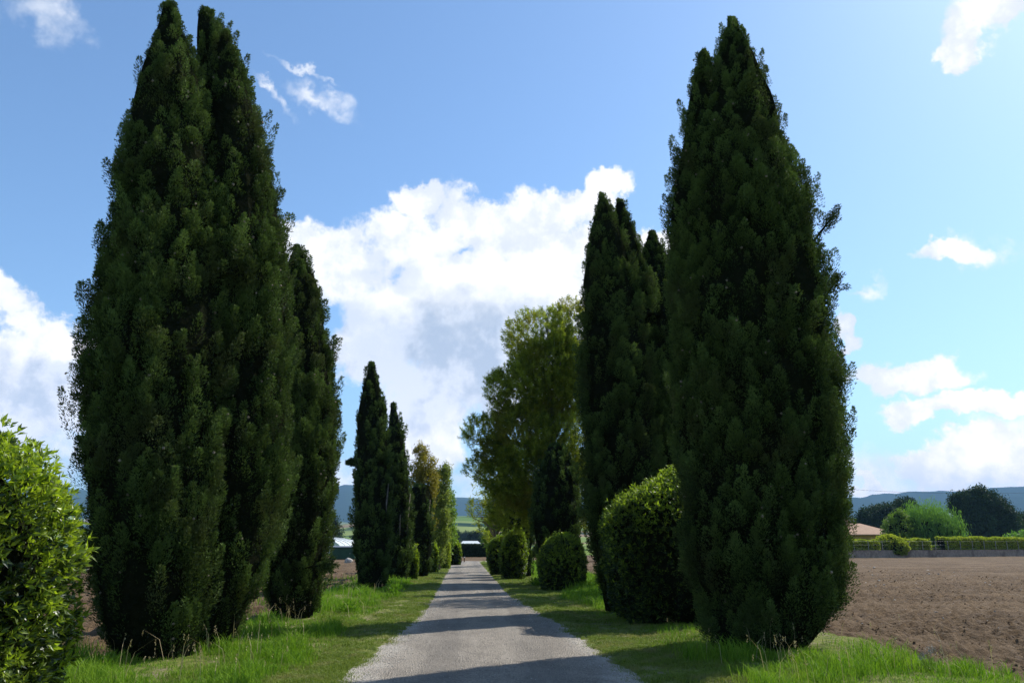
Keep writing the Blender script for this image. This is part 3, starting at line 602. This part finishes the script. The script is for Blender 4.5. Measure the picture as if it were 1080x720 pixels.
lobe_tree('pine_tree', (7.2, 26.4), [(0, 0, 7.4, 1.3, 1.3, 1.2), (-.6, .4, 6.2, 1.6, 1.5, 1.2), (.6, -.3, 5.6, 1.6, 1.6, 1.3), (0, 0, 4.2, 1.7, 1.7, 1.3), (0, .2, 2.8, 1.5, 1.5, 1.1)],
 'broad pine behind the two big right cypresses, throwing a ragged shadow over the drive', 'pine tree', 'pine', n=42000, ls=.24, trunk=(.18, 1.6), tuft=26, needle=True, gap=.12, core=False, seed=14, limbs=18)
# ------------------------------------------------------------------ bushes
bush('laurel_bush', 6.55, [(0.0, -4.18, 1.0), (.5, -4.12, 1.10), (1.07, -4.09, 1.16), (1.6, -4.12, 1.14), (2.05, -4.27, 1.0), (2.42, -4.45, .74), (2.66, -4.5, .38)], 'glossy bright green laurel bush with large sunlit leaves, nearest at the left edge', 'bush', 'laurel', n=60000, ll=.074, sq=2.1, depth=1.0, seed=5, shoot=.45, inner=.70, rough=.32, top_light=.2, lumpy=.17)
bush('laurel_bush', 17.0, [(0.0, 4.45, 1.1), (.34, 4.41, 1.30), (1.09, 4.38, 1.50), (2.1, 4.42, 1.56), (2.38, 4.5, 1.50), (2.68, 4.78, 1.18), (2.98, 5.05, .85), (3.15, 5.1, .45)], 'tall clipped laurel mound with a sunlit sloping top beside the first right cypress', 'bush', 'laurel_dull', n=52000, ll=.085, sq=3.6, depth=.9, seed=6, shoot=.42, inner=.86, rough=.24, top_light=1.1)
G_ = 'low clipped bushes in the right row'
bush('clipped_bush', 28.6, [(0.0, 3.42, .66), (.5, 3.42, .84), (1.06, 3.43, .88), (1.45, 3.46, .74), (1.75, 3.48, .48), (1.88, 3.5, .2)], 'low round clipped bush under the short cypress, nearest of the low ones', 'bush', 'laurel_dull', n=12000, ll=.10, sq=2.2, seed=7, group=G_)
bush('clipped_bush', 37, [(0.0, 2.27, .42), (.6, 2.22, .58), (1.2, 2.24, .62), (1.65, 2.30, .50), (1.95, 2.38, .34), (2.15, 2.42, .14)], 'upright clipped bush, front one of the touching pair in the right row', 'bush', 'laurel_dull', n=8000, ll=.12, sq=2.1, seed=8, group=G_)
bush('clipped_bush', 42, [(0.0, 1.92, .45), (.7, 1.86, .62), (1.3, 1.86, .62), (1.65, 1.88, .46), (1.9, 1.92, .22)], 'upright clipped bush, rear one of the touching pair in the right row', 'bush', 'laurel_dull', n=6000, ll=.13, sq=2.1, seed=9, group=G_)
G2 = 'low clipped bushes in the left row'
for (x, y, r, h, lab, mk) in [(-2.35, 37.5, .30, 1.35, 'small sunlit bush at the foot of the narrow leaning-tip cypress', 'laurel_dull'),
                          (-1.75, 46, .36, 1.5, 'small dark bush between the yellowing tree and the olive-green tree', 'laurel_dull'),
                          (-1.25, 53, .42, 1.8, 'bright yellow-green clipped bush near the far end of the left row', 'hedge_gold'),
                          (-.75, 62, .62, 1.7, 'dark squarish clipped bush last in the left row', 'laurel_dull')]:
    bush('clipped_bush', y, [(0, x, r * .85), (h * .4, x, r), (h * .8, x, r * .92), (h, x, r * .45)], lab, 'bush', mk, n=4500, ll=.13, sq=2.6, seed=int(y), group=G2, big=False)
bush('clipped_bush', 62, [(0, 2.35, .5), (.8, 2.35, .6), (1.3, 2.35, .5), (1.5, 2.35, .25)], 'small shaded bush last in the right row by the lane', 'bush', 'laurel_dull', n=4000, ll=.14, big=False, group=G_, seed=77)

# ------------------------------------------------------------------ grass
def blades(n, xf, yf, hmin, hmax, w0, lean, seed, zf=None, hmod=None):
    x = xf; y = yf; n = len(x); d = np.hypot(x, y)
    h = hmin + (hmax - hmin) * rng.random(n) ** 1.4
    if hmod is not None: h = h * hmod
    a = rng.random(n) * 2 * math.pi; ln = lean * (.3 + rng.random(n)) * h
    wd = w0 * (.7 + .6 * rng.random(n)) * np.maximum(1, d / 11)
    f = rng.random(n) * 2 * math.pi; S = np.stack([np.cos(f), np.sin(f), 0 * f], 1) * wd[:, None] * .5
    z0 = vz(x, y) - .015 if zf is None else zf
    B = np.stack([x, y, z0], 1); dr = np.stack([np.cos(a), np.sin(a), 0 * a], 1)
    Mi = B + dr * (ln * .3)[:, None] + np.array([0, 0, 1]) * (h * .6)[:, None]
    T_ = B + dr * ln[:, None] + np.array([0, 0, 1]) * (h * (1 - .25 * lean))[:, None]
    V = np.stack([B - S, B + S, Mi + S * .8, Mi - S * .8, T_], 1).reshape(-1, 3); k = np.arange(n)[:, None] * 5
    F = np.concatenate([k + np.array([[0, 1, 2]]), k + np.array([[0, 2, 3]]), k + np.array([[3, 2, 4]])])
    return V, F, n
def scatter(dens_fn, boxes, cap=1.0):
    """random points with density falling with distance"""
    xs = []; ys_ = []
    for (x0, x1, y0, y1, dn) in boxes:
        y = y0
        while y < y1:
            st = min(max(.5, y * .06), y1 - y) + 1e-6; k = int(dn * (x1 - x0) * st * min(1.0, (11 / max(y, 8)) ** 1.6))
            xs.append(x0 + (x1 - x0) * rng.random(k)); ys_.append(y + st * rng.random(k)); y += st
    x = np.concatenate(xs); y = np.concatenate(ys_); kp = rng.random(len(x)) < dens_fn(x, y); return x[kp], y[kp]
def tall_d(x, y):
    pn = .55 + .55 * fbm(x * 1.1, y * .9, o=3, seed=61)
    e = 1.95 + .25 * fbm(y * .7, y * 0 + 2, o=3, seed=62)
    left = sstep(-x, e, e + .35) * (1 - .95 * sstep(-x, 3.9 , 4.4) * sstep(y, 11.2, 12.0))
    e2 = 2.95 + .3 * fbm(y * .6, y * 0 + 9, o=3, seed=63)
    right = sstep(x, e2, e2 + .4) * (1 - sstep(x, 5.6, 6.5)) * (.25 + .75 * np.maximum(1 - sstep(y, 11.2, 12.4), sstep(y, 19, 21)))
    return np.clip(np.where(x < 0, left, right), 0, 1) * np.clip(pn * 1.3, .06, 1)
x, y = scatter(tall_d, [(-5.6, -1.5, 7.5, 72, 2600), (2.6, 6.6, 7.5, 72, 2300)])
hm = np.clip(.75 + .75 * fbm(x * 1.3, y * 1.3, o=3, seed=64), .25, 1.6) * np.where((x > 0) & (y > 12) & (y < 19), .5, 1) * np.where(x > 0, 1, np.clip((-x - 1.45) / .9, .35, 1))
V, F, n = blades(0, x, y,   .07, .31, .0075, .6, 1, hmod=hm)
tt = np.clip(rng.normal(.45, .22, n), 0, 1)
tag(mesh_obj('tall_grass', V, F, M['grass'], tint=np.tile(tt, 3)), 'lush tall bright green grass along the foot of the trees', 'grass', kind='stuff')
def short_d(x, y):
    l = road_l(y) + .05 + .12 * fbm(y * 2.1, x * 2, o=3, seed=44); r_ = road_r(y) - .05 - .15 * fbm(y * 1.9, x * 2, o=3, seed=45); o = np.where(x < .4, l - x, x - r_)
    return sstep(o, -.22, .22) * np.clip(.62 + .9 * fbm(x * 1.8, y * 1.5, o=3, seed=71), .08, 1) * (1 - .8 * sstep(o, 1.2, 2.4))
x, y = scatter(short_d, [(-3.4, -.85, 7.5, 70, 8500), (1.4, 4.4, 7.5, 70, 8500)])
V, F, n = blades(0, x, y, .02, .085, .0062, .9, 2)
tag(mesh_obj('mown_grass', V, F, M['short_grass'], tint=np.tile(np.clip(rng.normal(.45, .25, n), 0, 1), 3)), 'short yellowish mown grass on the verges beside the drive', 'grass', kind='stuff')
# dry stalks and seed heads among the tall grass
x, y = scatter(lambda x, y: tall_d(x, y), [(-5.2, -2.2, 8.5, 30, 8), (3.2, 6.4, 8.5, 14, 9)])
V, F, n = blades(0, x, y, .35, .62, .006, .5, 3)
hd = V.reshape(-1, 5, 3)[:, 4]; idx = np.repeat(np.arange(n), 9); P = hd[idx] - np.array([0, 0, 1]) * (rng.random(len(idx)) * .09)[:, None]
v2, f2 = leaves(P, unit(rdir(len(idx)) * .6 + np.array([0, 0, .8])), .022, .009)
f3 = np.concatenate([f2[:, [0, 1, 2]], f2[:, [0, 2, 3]]])
tag(mesh_obj('grass_stalks', np.vstack([V, v2]), np.vstack([F, f3 + len(V)]), M['straw'], tint=rng.random(len(F) + len(f3))), 'pale dry seed stalks standing among the tall grass', 'grass', kind='stuff')

# loose gravel on the shoulders, stones in the field
def pebbles(name, x, y, z, s, mt, label, cat, kind='stuff'):
    n = len(x); ico = np.array([(0, 0, 1), (.9, 0, .2), (.28, .85, .1), (-.72, .52, .15), (-.72, -.52, .1), (.28, -.85, .2), (0, 0, -.8)])
    fc = np.array([(0, 1, 2), (0, 2, 3), (0, 3, 4), (0, 4, 5), (0, 5, 1), (6, 2, 1), (6, 3, 2), (6, 4, 3), (6, 5, 4), (6, 1, 5)])
    sc = (s * (.5 + rng.random(n) ** 2))[:, None, None] * (.7 + .6 * rng.random((n, 1, 3))) * np.array([1, 1, .6])
    a = rng.random(n) * 6.28; ca, sa = np.cos(a)[:, None], np.sin(a)[:, None]
    P = ico[None] * sc * (1 + .25 * rng.normal(size=(n, 7, 1))); P = np.stack([P[..., 0] * ca - P[..., 1] * sa, P[..., 0] * sa + P[..., 1] * ca, P[..., 2]], -1)
    V = (P + np.stack([x, y, z], 1)[:, None]).reshape(-1, 3); F = (fc[None] + (np.arange(n) * 7)[:, None, None]).reshape(-1, 3)
    return tag(mesh_obj(name, V, F, mt), label, cat, kind=kind)
def edge_d(x, y):
    o = np.minimum(np.abs(x - road_l(y) - .12), np.abs(x - road_r(y) + .1)); return np.clip(1.1 - o * 2.4, .03, 1)
x, y = scatter(edge_d, [(-1.9, 2.3, 8, 30, 620)])
pebbles('loose_gravel', x, y, rz(x, y) * np.where((x > road_l(y)) & (x < road_r(y)), 1, .6) + .002, .0085 * np.maximum(1, y / 14), M['stone'], 'loose pale gravel chips scattered over the drive and its shoulders', 'gravel')
x, y = scatter(lambda x, y: .5 + 0 * x, [(6.0, 30, 8, 60, 4)])
pebbles('field_stones', x, y, clods(x, y) + .02, .022 * np.maximum(1, y / 16), M['stone'], 'pale stones lying on the ploughed soil', 'stones')
x, y = scatter(lambda x, y: np.clip(.45 + .6 * fbm(x, y, o=2, seed=91), 0.05, 1), [(5.8, 26, 8.5, 60, 70), (-16, -4.4, 10, 50, 70)])
pebbles('soil_clods', x, y, clods(x, y) + .008, .022 * np.maximum(1, y / 24), M['soil'], 'dark earth clods thrown up by the plough', 'soil')

# broad-leaved weeds and a pale seed head on the verges
def weed(x, y, r, h, label, mk='grass', n=260):
    root = empty('weed_plant', (x, y, .03)); tag(root, label, 'weed', 'weeds on the verge')
    d = rdir(n); d[:, 2] = np.abs(d[:, 2]); P = d * (rng.random(n) ** .5)[:, None] * np.array([r, r, h]) ; D_ = unit(d + np.array([0, 0, .3]))
    v, f = broad(P, D_, unit(np.tile([[0, 0, 1.]], (n, 1)) + rng.normal(0, .3, (n, 3))), .09, .035)
    mesh_obj('leaves', v, f, M[mk], root, tint=np.tile(rng.random(n) * .7, 2))
    mb = MB()
    for k in range(7):
        e_ = P[k * 9]; mb.tube([(0, 0, -.05), e_ * .5 + [0, 0, .03], e_], [.006, .005, .003], 5)
    mb.build('stem', M['grass'], root)
for (x, y, r, h, lab) in [(-1.95, 24.5, .28, .42, 'dark leafy weed clump at the kerbless left edge of the drive beside the spindle-shaped cypress'),
                          (-2.3, 27.2, .25, .36, 'smaller leafy weed clump just beyond the dark one on the left verge'),
                          (2.75, 31.5, .3, .32, 'leafy weed clump on the right verge between the round bush and the touching pair'),
                          (-2.6, 19.2, .22, .30, 'leafy weed clump in the long grass near the round-shouldered cypress')]:
    weed(x, y, r, h, lab)
root = empty('seeding_weed', (5.62, 9.9, .02)); tag(root, 'pale fluffy seeding weed stalk at the edge of the ploughed field', 'weed')
mb = MB()
for k in range(5): mb.tube([(k * .02 - .04, 0, -.05), (k * .03 - .06, .02, .16), (k * .045 - .12, .03 * (k % 2), .30 + .02 * k)], [.004, .003, .002], 5)
mb.build('stem', M['straw'], root)
n = 420; c0 = np.array([[k * .045 - .12, .02, .26 + .02 * k] for k in range(5)])[rng.integers(0, 5, n)]
v, f = leaves(c0 + rdir(n) * (rng.random(n) * .035)[:, None] * np.array([1, 1, 2.2]), unit(rdir(n) + [0, 0, .5]), .02, .006)
mesh_obj('seed_head', v, f, M['stone'], root, tint=rng.random(n))

# ------------------------------------------------------------------ right background: wall, fence, hedges, trees, house
WD = np.array([.9164, .4003]); W0 = np.array([20.0, 82.0]); WA = math.atan2(WD[1], WD[0])
def wp(s, off=0.0): p = W0 + WD * s; return (p[0] - WD[1] * off, p[1] + WD[0] * off)
def wall_s(px_x): return (px_x - W0[0]) / WD[0]
root = empty('boundary_wall', (*wp(0), 0)); tag(root, 'long low grey concrete wall with thin pale posts at the far side of the ploughed field', 'wall')
def rel(p): return (p[0] - W0[0], p[1] - W0[1])
c = rel(wp(55)); mb = MB().box((c[0], c[1], .35), (110, .22, .9), WA); mb.build('wall', M['concrete'], root)
mb = MB().box((c[0], c[1], .83), (110, .30, .06), WA); mb.build('coping', M['concrete'], root)
for k in range(0, 46):
    c = rel(wp(1.2 + k * 2.4)); MB().tube([(c[0], c[1], .86), (c[0], c[1], 1.95)], .035, 8).build('post', M['steel'], root)
mb = MB()
for zz_ in (1.05, 1.45, 1.88):
    a = rel(wp(1.2)); b_ = rel(wp(109)); mb.tube([(*a, zz_), (*b_, zz_)], .004, 6)
mb.build('fence_wire', M['steel'], root)
def hedge(s0, s1, h, label, mk, off=.85, dep=.6):
    L_ = s1 - s0; c = wp((s0 + s1) / 2, off); root = empty('garden_hedge', (c[0], c[1], 0)); root.rotation_euler[2] = WA; tag(root, label, 'hedge', 'hedges behind the boundary wall')
    n = int(L_ * 700); f_ = rng.random(n); X_ = (rng.random(n) - .5) * L_
    topf = f_ < .4
    Y_ = np.where(topf, (rng.random(n) - .5) * 2 * dep, -dep + np.zeros(n)) ; Z_ = np.where(topf, h, rng.random(n) * h)
    bk = f_ > .9; Y_ = np.where(bk, dep, Y_)
    lm = .14 * fbm(X_ * .9, Y_, o=3, seed=int(s0) + 5)
    P = np.stack([X_, Y_ + np.where(topf, 0, lm), Z_ * (1 + lm * .6)], 1); D_ = unit(np.stack([0 * X_, np.where(topf, 0, np.sign(Y_)), np.where(topf, 1, .4)], 1) + rng.normal(0, .6, (n, 3)))
    v, f = leaves(P, D_, .22, .12); parts = [(v, f, np.clip(rng.normal(.45, .25, n) + lm, 0, 1), 0)]
    mb = MB().box((0, 0, h * .46), (L_ - .1, dep * 1.8, h * .92)); parts.append((np.vstack(mb.V), np.vstack(mb.F), 0, 1))
    V, F, T, MI = joinp(parts); mesh_obj('foliage', V, F, [M[mk], M['core']], root, tint=T, mi=MI)
hedge(wall_s(40), wall_s(49.5), 1.9, 'short stretch of clipped hedge in front of the ochre house', 'hedge_gold')
hedge(wall_s(54.2), wall_s(58.0), 2.0, 'short stretch of clipped hedge between the golden bush and the willow', 'hedge_gold')
hedge(wall_s(60.5), wall_s(96), 2.25, 'long clipped hedge with a yellow-green top running to the right edge', 'hedge_gold')
hedge(wall_s(57.6), wall_s(61), 1.2, 'lower darker hedge gap under the willow', 'laurel_dull', off=1.6)
c = wp(wall_s(51.6), .3)
bush('golden_bush', c[1] + .6, [(.3, c[0], 1.9), (1.0, c[0], 2.3), (1.7, c[0], 2.0), (2.3, c[0], 1.2), (2.55, c[0], .5)], 'round golden-green bush bulging over the wall beside the ochre house', 'bush', 'hedge_gold', n=9000, ll=.22, big=False, depth=.6, seed=15, shoot=.6)
# ochre house
hx, hy = 58.5, 128.0
house = empty('house', (hx, hy, 0)); tag(house, 'low ochre house with a shallow tiled hip roof beyond the wall', 'house')
MB().box((0, 0, 1.5), (17, 9, 3.0)).build('wall', M['ochre'], house)
V = np.array([(-9.2, -5.2, 3.0), (9.2, -5.2, 3.0), (9.2, 5.2, 3.0), (-9.2, 5.2, 3.0), (-4.5, 0, 4.75), (5.2, 0, 4.75), (-9.2, -5.2, 2.86), (9.2, -5.2, 2.86), (9.2, 5.2, 2.86), (-9.2, 5.2, 2.86)], float)
F = np.array([(0, 1, 5, 4), (2, 3, 4, 5), (1, 2, 5, 5), (3, 0, 4, 4), (6, 9, 8, 7), (0, 6, 7, 1), (1, 7, 8, 2), (2, 8, 9, 3), (3, 9, 6, 0)])
me = bpy.data.meshes.new('roof'); me.from_pydata([tuple(v) for v in V], [], [tuple(dict.fromkeys(f.tolist())) for f in F]); me.materials.append(M['tiles'])
roof = bpy.data.objects.new('roof', me); COL.objects.link(roof); roof.parent = house
mb = MB().box((2.5, -.6, 4.9), (.7, .7, 1.3)); mb.box((2.5, -.6, 5.6), (.95, .95, .12)); mb.build('chimney', M['tiles'], roof)
for wx in (-6, -2.5, 3.2, 6.4):
    wn = MB().box((wx, -4.55, 1.7), (1.3, .12, 1.3)).build('window', M['wood'], house); MB().box((wx, -4.625, 1.7), (1.1, .02, 1.1)).build('pane', M['glass'], wn)
dr = MB().box((.4, -4.55, 1.1), (1.1, .12, 2.2)).build('door', M['wood'], house); MB().box((.8, -4.64, 1.05), (.05, .06, .14)).build('handle', M['steel'], dr)
# trees behind the wall
lb = []
for k in range(11):
    a = k * 2.4; rr2 = 1.1 + 2.4 * ((k * 37) % 11) / 11; lb.append((rr2 * math.cos(a) * 1.05, rr2 * math.sin(a) * .8, 2.4 + 2.6 * (1 - rr2 / 3.8), 1.7, 1.6, 2.3))
lobe_tree('willow_tree', (65.6, 112), lb, 'broad bright green weeping willow behind the hedge', 'tree', 'willow', n=42000, ls=.50, trunk=(.35, 2), tuft=24, tr=1.0, seed=21, droop=1.0)
lobe_tree('garden_tree', (60.6, 111), [(0, 0, 3.4, 1.9, 1.8, 2.2), (.3, 0, 5.0, 1.2, 1.1, 1.2), (-.5, 0, 2.2, 2.2, 2, 1.6)], 'small white-flecked garden tree at the left side of the willow', 'tree', 'fresh', n=12000, ls=.30, trunk=(.2, 1.5), tuft=22, tr=.5, gap=.2, seed=22)
lobe_tree('poplar_tree', (124.5, 190), [(-3, 0, 10.2, 3.8, 3.5, 3.3), (.5, 0, 11.6, 3.6, 3.5, 3.2), (3.6, 0, 9.8, 3.6, 3.5, 3.6), (5.4, 0, 6.6, 4.0, 3.5, 4.2), (-1, 0, 6.5, 4.8, 4.5, 4.4), (3, 0, 4.4, 4.5, 4.5, 4.2), (-4.8, 0, 11.3, 2.2, 2, 2)], 'very large dark spreading tree behind the right end of the hedge', 'tree', 'woodland', n=60000, ls=.62, trunk=(.6, 4), tuft=24, tr=1.4, seed=23)
for (x, y, s, lab) in [(104, 200, 1.0, 'dark round tree, nearer the cypress, of the pair behind the ochre house roof'), (111.5, 203, 1.12, 'dark round taller tree between the ochre house roof and the willow'), (98, 206, .62, 'low dark tree at the left of the pair behind the ochre house'),
                       (140, 196, .80, 'dark tree cut by the right edge of the view beyond the hedge'), (150, 200, .8, 'dark tree farther beyond the hedge past the largest one')]:
    lobe_tree('dark_tree', (x, y), [(q[0] * s, q[1] * s, q[2] * s, q[3] * s, q[4] * s, q[5] * s) for q in [(-2, 0, 7.2, 3.2, 3, 3), (1.6, 0, 8.4, 3, 3, 3.2), (3.4, 0, 5.6, 3, 3, 3.2), (-.5, 0, 4.5, 4.2, 4, 4), (-3.4, 0, 4.4, 2.8, 3, 3.2)]], lab, 'tree', 'woodland', n=26000, ls=.62, trunk=(.4, 3), tuft=24, tr=1.3, group='dark trees beyond the wall', seed=int(x))
lobe_tree('garden_tree', (84, 118), [(0, 0, 1.8, 3.4, 2.5, 1.5), (2.5, 0, 2.0, 2.8, 2.2, 1.3)], 'low pale green tree rising over the right end of the long hedge', 'tree', 'willow', n=14000, ls=.4, trunk=(.2, 1), tuft=22, tr=.6, seed=27)

# ------------------------------------------------------------------ left background: greenhouse, shed, and the far end of the drive
def tunnel(x, y, wd, ln, h, label):
    root = empty('greenhouse', (x, y, 0)); tag(root, label, 'greenhouse')
    th = np.linspace(0, math.pi, 13); mb = MB(); k = 13; ys2 = [-ln / 2, ln / 2]
    V = [(-wd / 2 * math.cos(a), yy, .9 + (h - .9) * math.sin(a)) for yy in ys2 for a in th]; F = [(j, j + 1, k + j + 1, k + j) for j in range(12)]
    mb.add(V, F); V2 = [(-wd / 2, yy, 0) for yy in ys2] + [(-wd / 2, yy, .9) for yy in ys2] + [(wd / 2, yy, 0) for yy in ys2] + [(wd / 2, yy, .9) for yy in ys2]
    mb.add(V2, [(0, 1, 3, 2), (4, 6, 7, 5)]); mb.build('film_cover', M['film'], root)
    mb = MB()
    for j in range(12): mb.add([(-wd / 2 * math.cos(th[j]), -ln / 2, .9 + (h - .9) * math.sin(th[j])), (-wd / 2 * math.cos(th[j + 1]), -ln / 2, .9 + (h - .9) * math.sin(th[j + 1])), (-wd / 2 * math.cos(th[j + 1]), -ln / 2, 0), (-wd / 2 * math.cos(th[j]), -ln / 2, 0)], [(0, 1, 2, 3)])
    mb.build('end_wall', M['film'], root)
    for j in range(6): MB().tube([(-wd / 2 * math.cos(a) * 1.01, -ln / 2 + j * ln / 5, .9 + (h - .88) * math.sin(a)) for a in th], .04, 6).build('hoop', M['steel'], root)
tunnel(-27.5, 150, 15, 30, 2.9, 'long white plastic greenhouse tunnel across the left field')
root = empty('field_shed', (-12.9, 90, 0)); tag(root, 'low dark green shed with a pale flat roof in the left field', 'shed')
MB().box((0, 0, .62), (2.6, 2.2, 1.24)).build('wall', M['green_paint'], root); MB().box((0, 0, 1.30), (2.9, 2.5, .12)).build('roof', M['white'], root)
d_ = MB().box((.5, -1.12, .55), (.8, .05, 1.0)).build('door', M['green_paint'], root); MB().box((.8, -1.16, .6), (.04, .04, .12)).build('handle', M['steel'], d_)
def boulder(x, y, r, lab):
    th = np.linspace(0, math.pi, 12); ph = np.arange(18) * 2 * math.pi / 18
    S = np.stack([np.sin(th)[:, None] * np.cos(ph)[None], np.sin(th)[:, None] * np.sin(ph)[None], np.broadcast_to(np.cos(th)[:, None], (12, 18))], -1)
    S = S * (r * (1 + .22 * fbm(S[..., 0] * 1.5, S[..., 1] * 1.5, S[..., 2] * 1.5, o=3, seed=6)))[..., None] * np.array([1, .9, .75])
    F = np.array([(i * 18 + j, (i + 1) * 18 + j, (i + 1) * 18 + (j + 1) % 18, i * 18 + (j + 1) % 18) for i in range(11) for j in range(18)])
    o = mesh_obj('boulder', S.reshape(-1, 3), F, M['stone'], smooth=True); o.location = (x, y, r * .55); tag(o, lab, 'stone')
boulder(-9.9, 72, .33, 'pale rounded stone at the edge of the left field beside the spindle-shaped cypress')
for (x, y, lab) in [(-.18, 71.3, 'short dark post at the end of the drive, nearer the dark squarish bush'), (.08, 71.1, 'short dark post at the end of the drive, nearer the lane middle')]:
    o = empty('marker_post', (x, y, .04)); tag(o, lab, 'post', 'marker posts at the end of the drive')
    MB().tube([(0, 0, -.1), (0, 0, .38)], .05, 10).build('post_shaft', M['wood'], o); MB().tube([(0, 0, .38), (0, 0, .42), (0, 0, .46)], [.065, .06, .02], 10).build('cap', M['steel'], o)
root = empty('far_hedge', (1.2, 99.5, 0)); tag(root, 'dark clipped hedge closing the view past the end of the drive', 'hedge')
n = 6000; X_ = (rng.random(n) - .5) * 8; tp = rng.random(n) < .3; P = np.stack([X_, np.where(tp, (rng.random(n) - .5) * 1.4, -.7), np.where(tp, 1.45, rng.random(n) * 1.45)], 1)
v, f = leaves(P, unit(rng.normal(0, .6, (n, 3)) + np.array([0, -.6, .5])), .22, .12); mb = MB().box((0, 0, .66), (7.9, 1.25, 1.32))
V, F, T, MI = joinp([(v, f, rng.random(n) * .6, 0), (np.vstack(mb.V), np.vstack(mb.F), 0, 1)]); mesh_obj('foliage', V, F, [M['woodland'], M['core']], root, tint=T, mi=MI)
root = empty('farm_building', (1.0, 122, 0)); tag(root, 'small white-roofed farm building behind the far dark hedge', 'building')
MB().box((0, 0, .75), (2.9, 5, 1.5)).build('wall', M['concrete'], root)
me = bpy.data.meshes.new('roof'); me.from_pydata([(-1.6, -2.8, 1.5), (1.6, -2.8, 1.5), (1.6, 2.8, 1.5), (-1.6, 2.8, 1.5), (-1.1, 0, 2.0), (1.1, 0, 2.0)], [], [(0, 1, 5, 4), (2, 3, 4, 5), (1, 2, 5), (3, 0, 4), (0, 3, 2, 1)]); me.materials.append(M['film'])
o = bpy.data.objects.new('roof', me); COL.objects.link(o); o.parent = root
MB().box((-.4, -2.54, .9), (.9, .08, .8)).build('window', M['glass'], root)
far = [(-2.6, 100, .30, 'fresh', 'pale green tree past the end of the drive, left of the white roof'), (4.8, 104, .36, 'fresh', 'green tree past the end of the drive, right of the white roof'),
       (-4, 260, .6, 'woodland', 'dark tree in the meadow nearest behind the white roof'), (4.5, 330, .75, 'woodland', 'round dark tree standing alone on the pale green slope'),
       (-9, 420, .8, 'olive', 'olive-green tree on the meadow left of the lone round one'), (0, 520, .9, 'woodland', 'small dark tree at the foot of the far slope'), (9, 560, .9, 'olive', 'olive-green tree high on the slope by the pines'),
       (-21, 175, .55, 'woodland', 'dark tree behind the greenhouse, nearer the spindle-shaped cypress'), (-31, 182, .65, 'woodland', 'dark tree behind the greenhouse, nearer the round-shouldered cypress'), (-26, 230, .9, 'olive', 'taller olive-green tree behind the greenhouse trees'), (-40, 240, 1.0, 'woodland', 'dark tree farther left behind the greenhouse')]
for (x, y, s, mk, lab) in far:
    o = lobe_tree('distant_tree', (x, y), [(q[0] * s, q[1] * s, q[2] * s, q[3] * s, q[4] * s, q[5] * s) for q in [(-2, 0, 6, 3.2, 3, 2.8), (1.6, 0, 7.0, 3, 3, 2.8), (2.6, 0, 4.6, 3, 3, 3), (-.5, 0, 3.8, 4.0, 4, 3.6)]], lab, 'tree', mk, n=7000, ls=.5, trunk=(.3, 2.5), tuft=20, tr=1.1 * s, group='trees on the far plain', seed=int(y))
    o.location[2] = float(terrain_h(np.array([float(x)]), np.array([float(y)]))[0]) - .1
# thin overhead cable high at the right, between two poles
for (x, y) in ((118, 250), (205, 248)):
    o = empty('utility_pole', (x, y, 0)); tag(o, 'wooden utility pole %s' % ('hidden beyond the first right cypress' if x < 150 else 'past the right edge of the view'), 'pole', 'utility poles')
    MB().tube([(0, 0, -.5), (0, 0, 19)], [.22, .14], 10).build('pole_shaft', M['bark'], o); MB().box((0, 0, 18.4), (2.2, .14, .16)).build('crossarm', M['bark'], o)
s_ = np.linspace(0, 1, 40)
o = MB().tube(np.stack([118 + 87 * s_, 250 - 2 * s_, 18.6 - 3.0 * 4 * s_ * (1 - s_) * .5], 1), .03, 6).build('overhead_cable', M['cable']); tag(o, 'thin dark overhead cable crossing the sky above the large dark tree', 'cable')
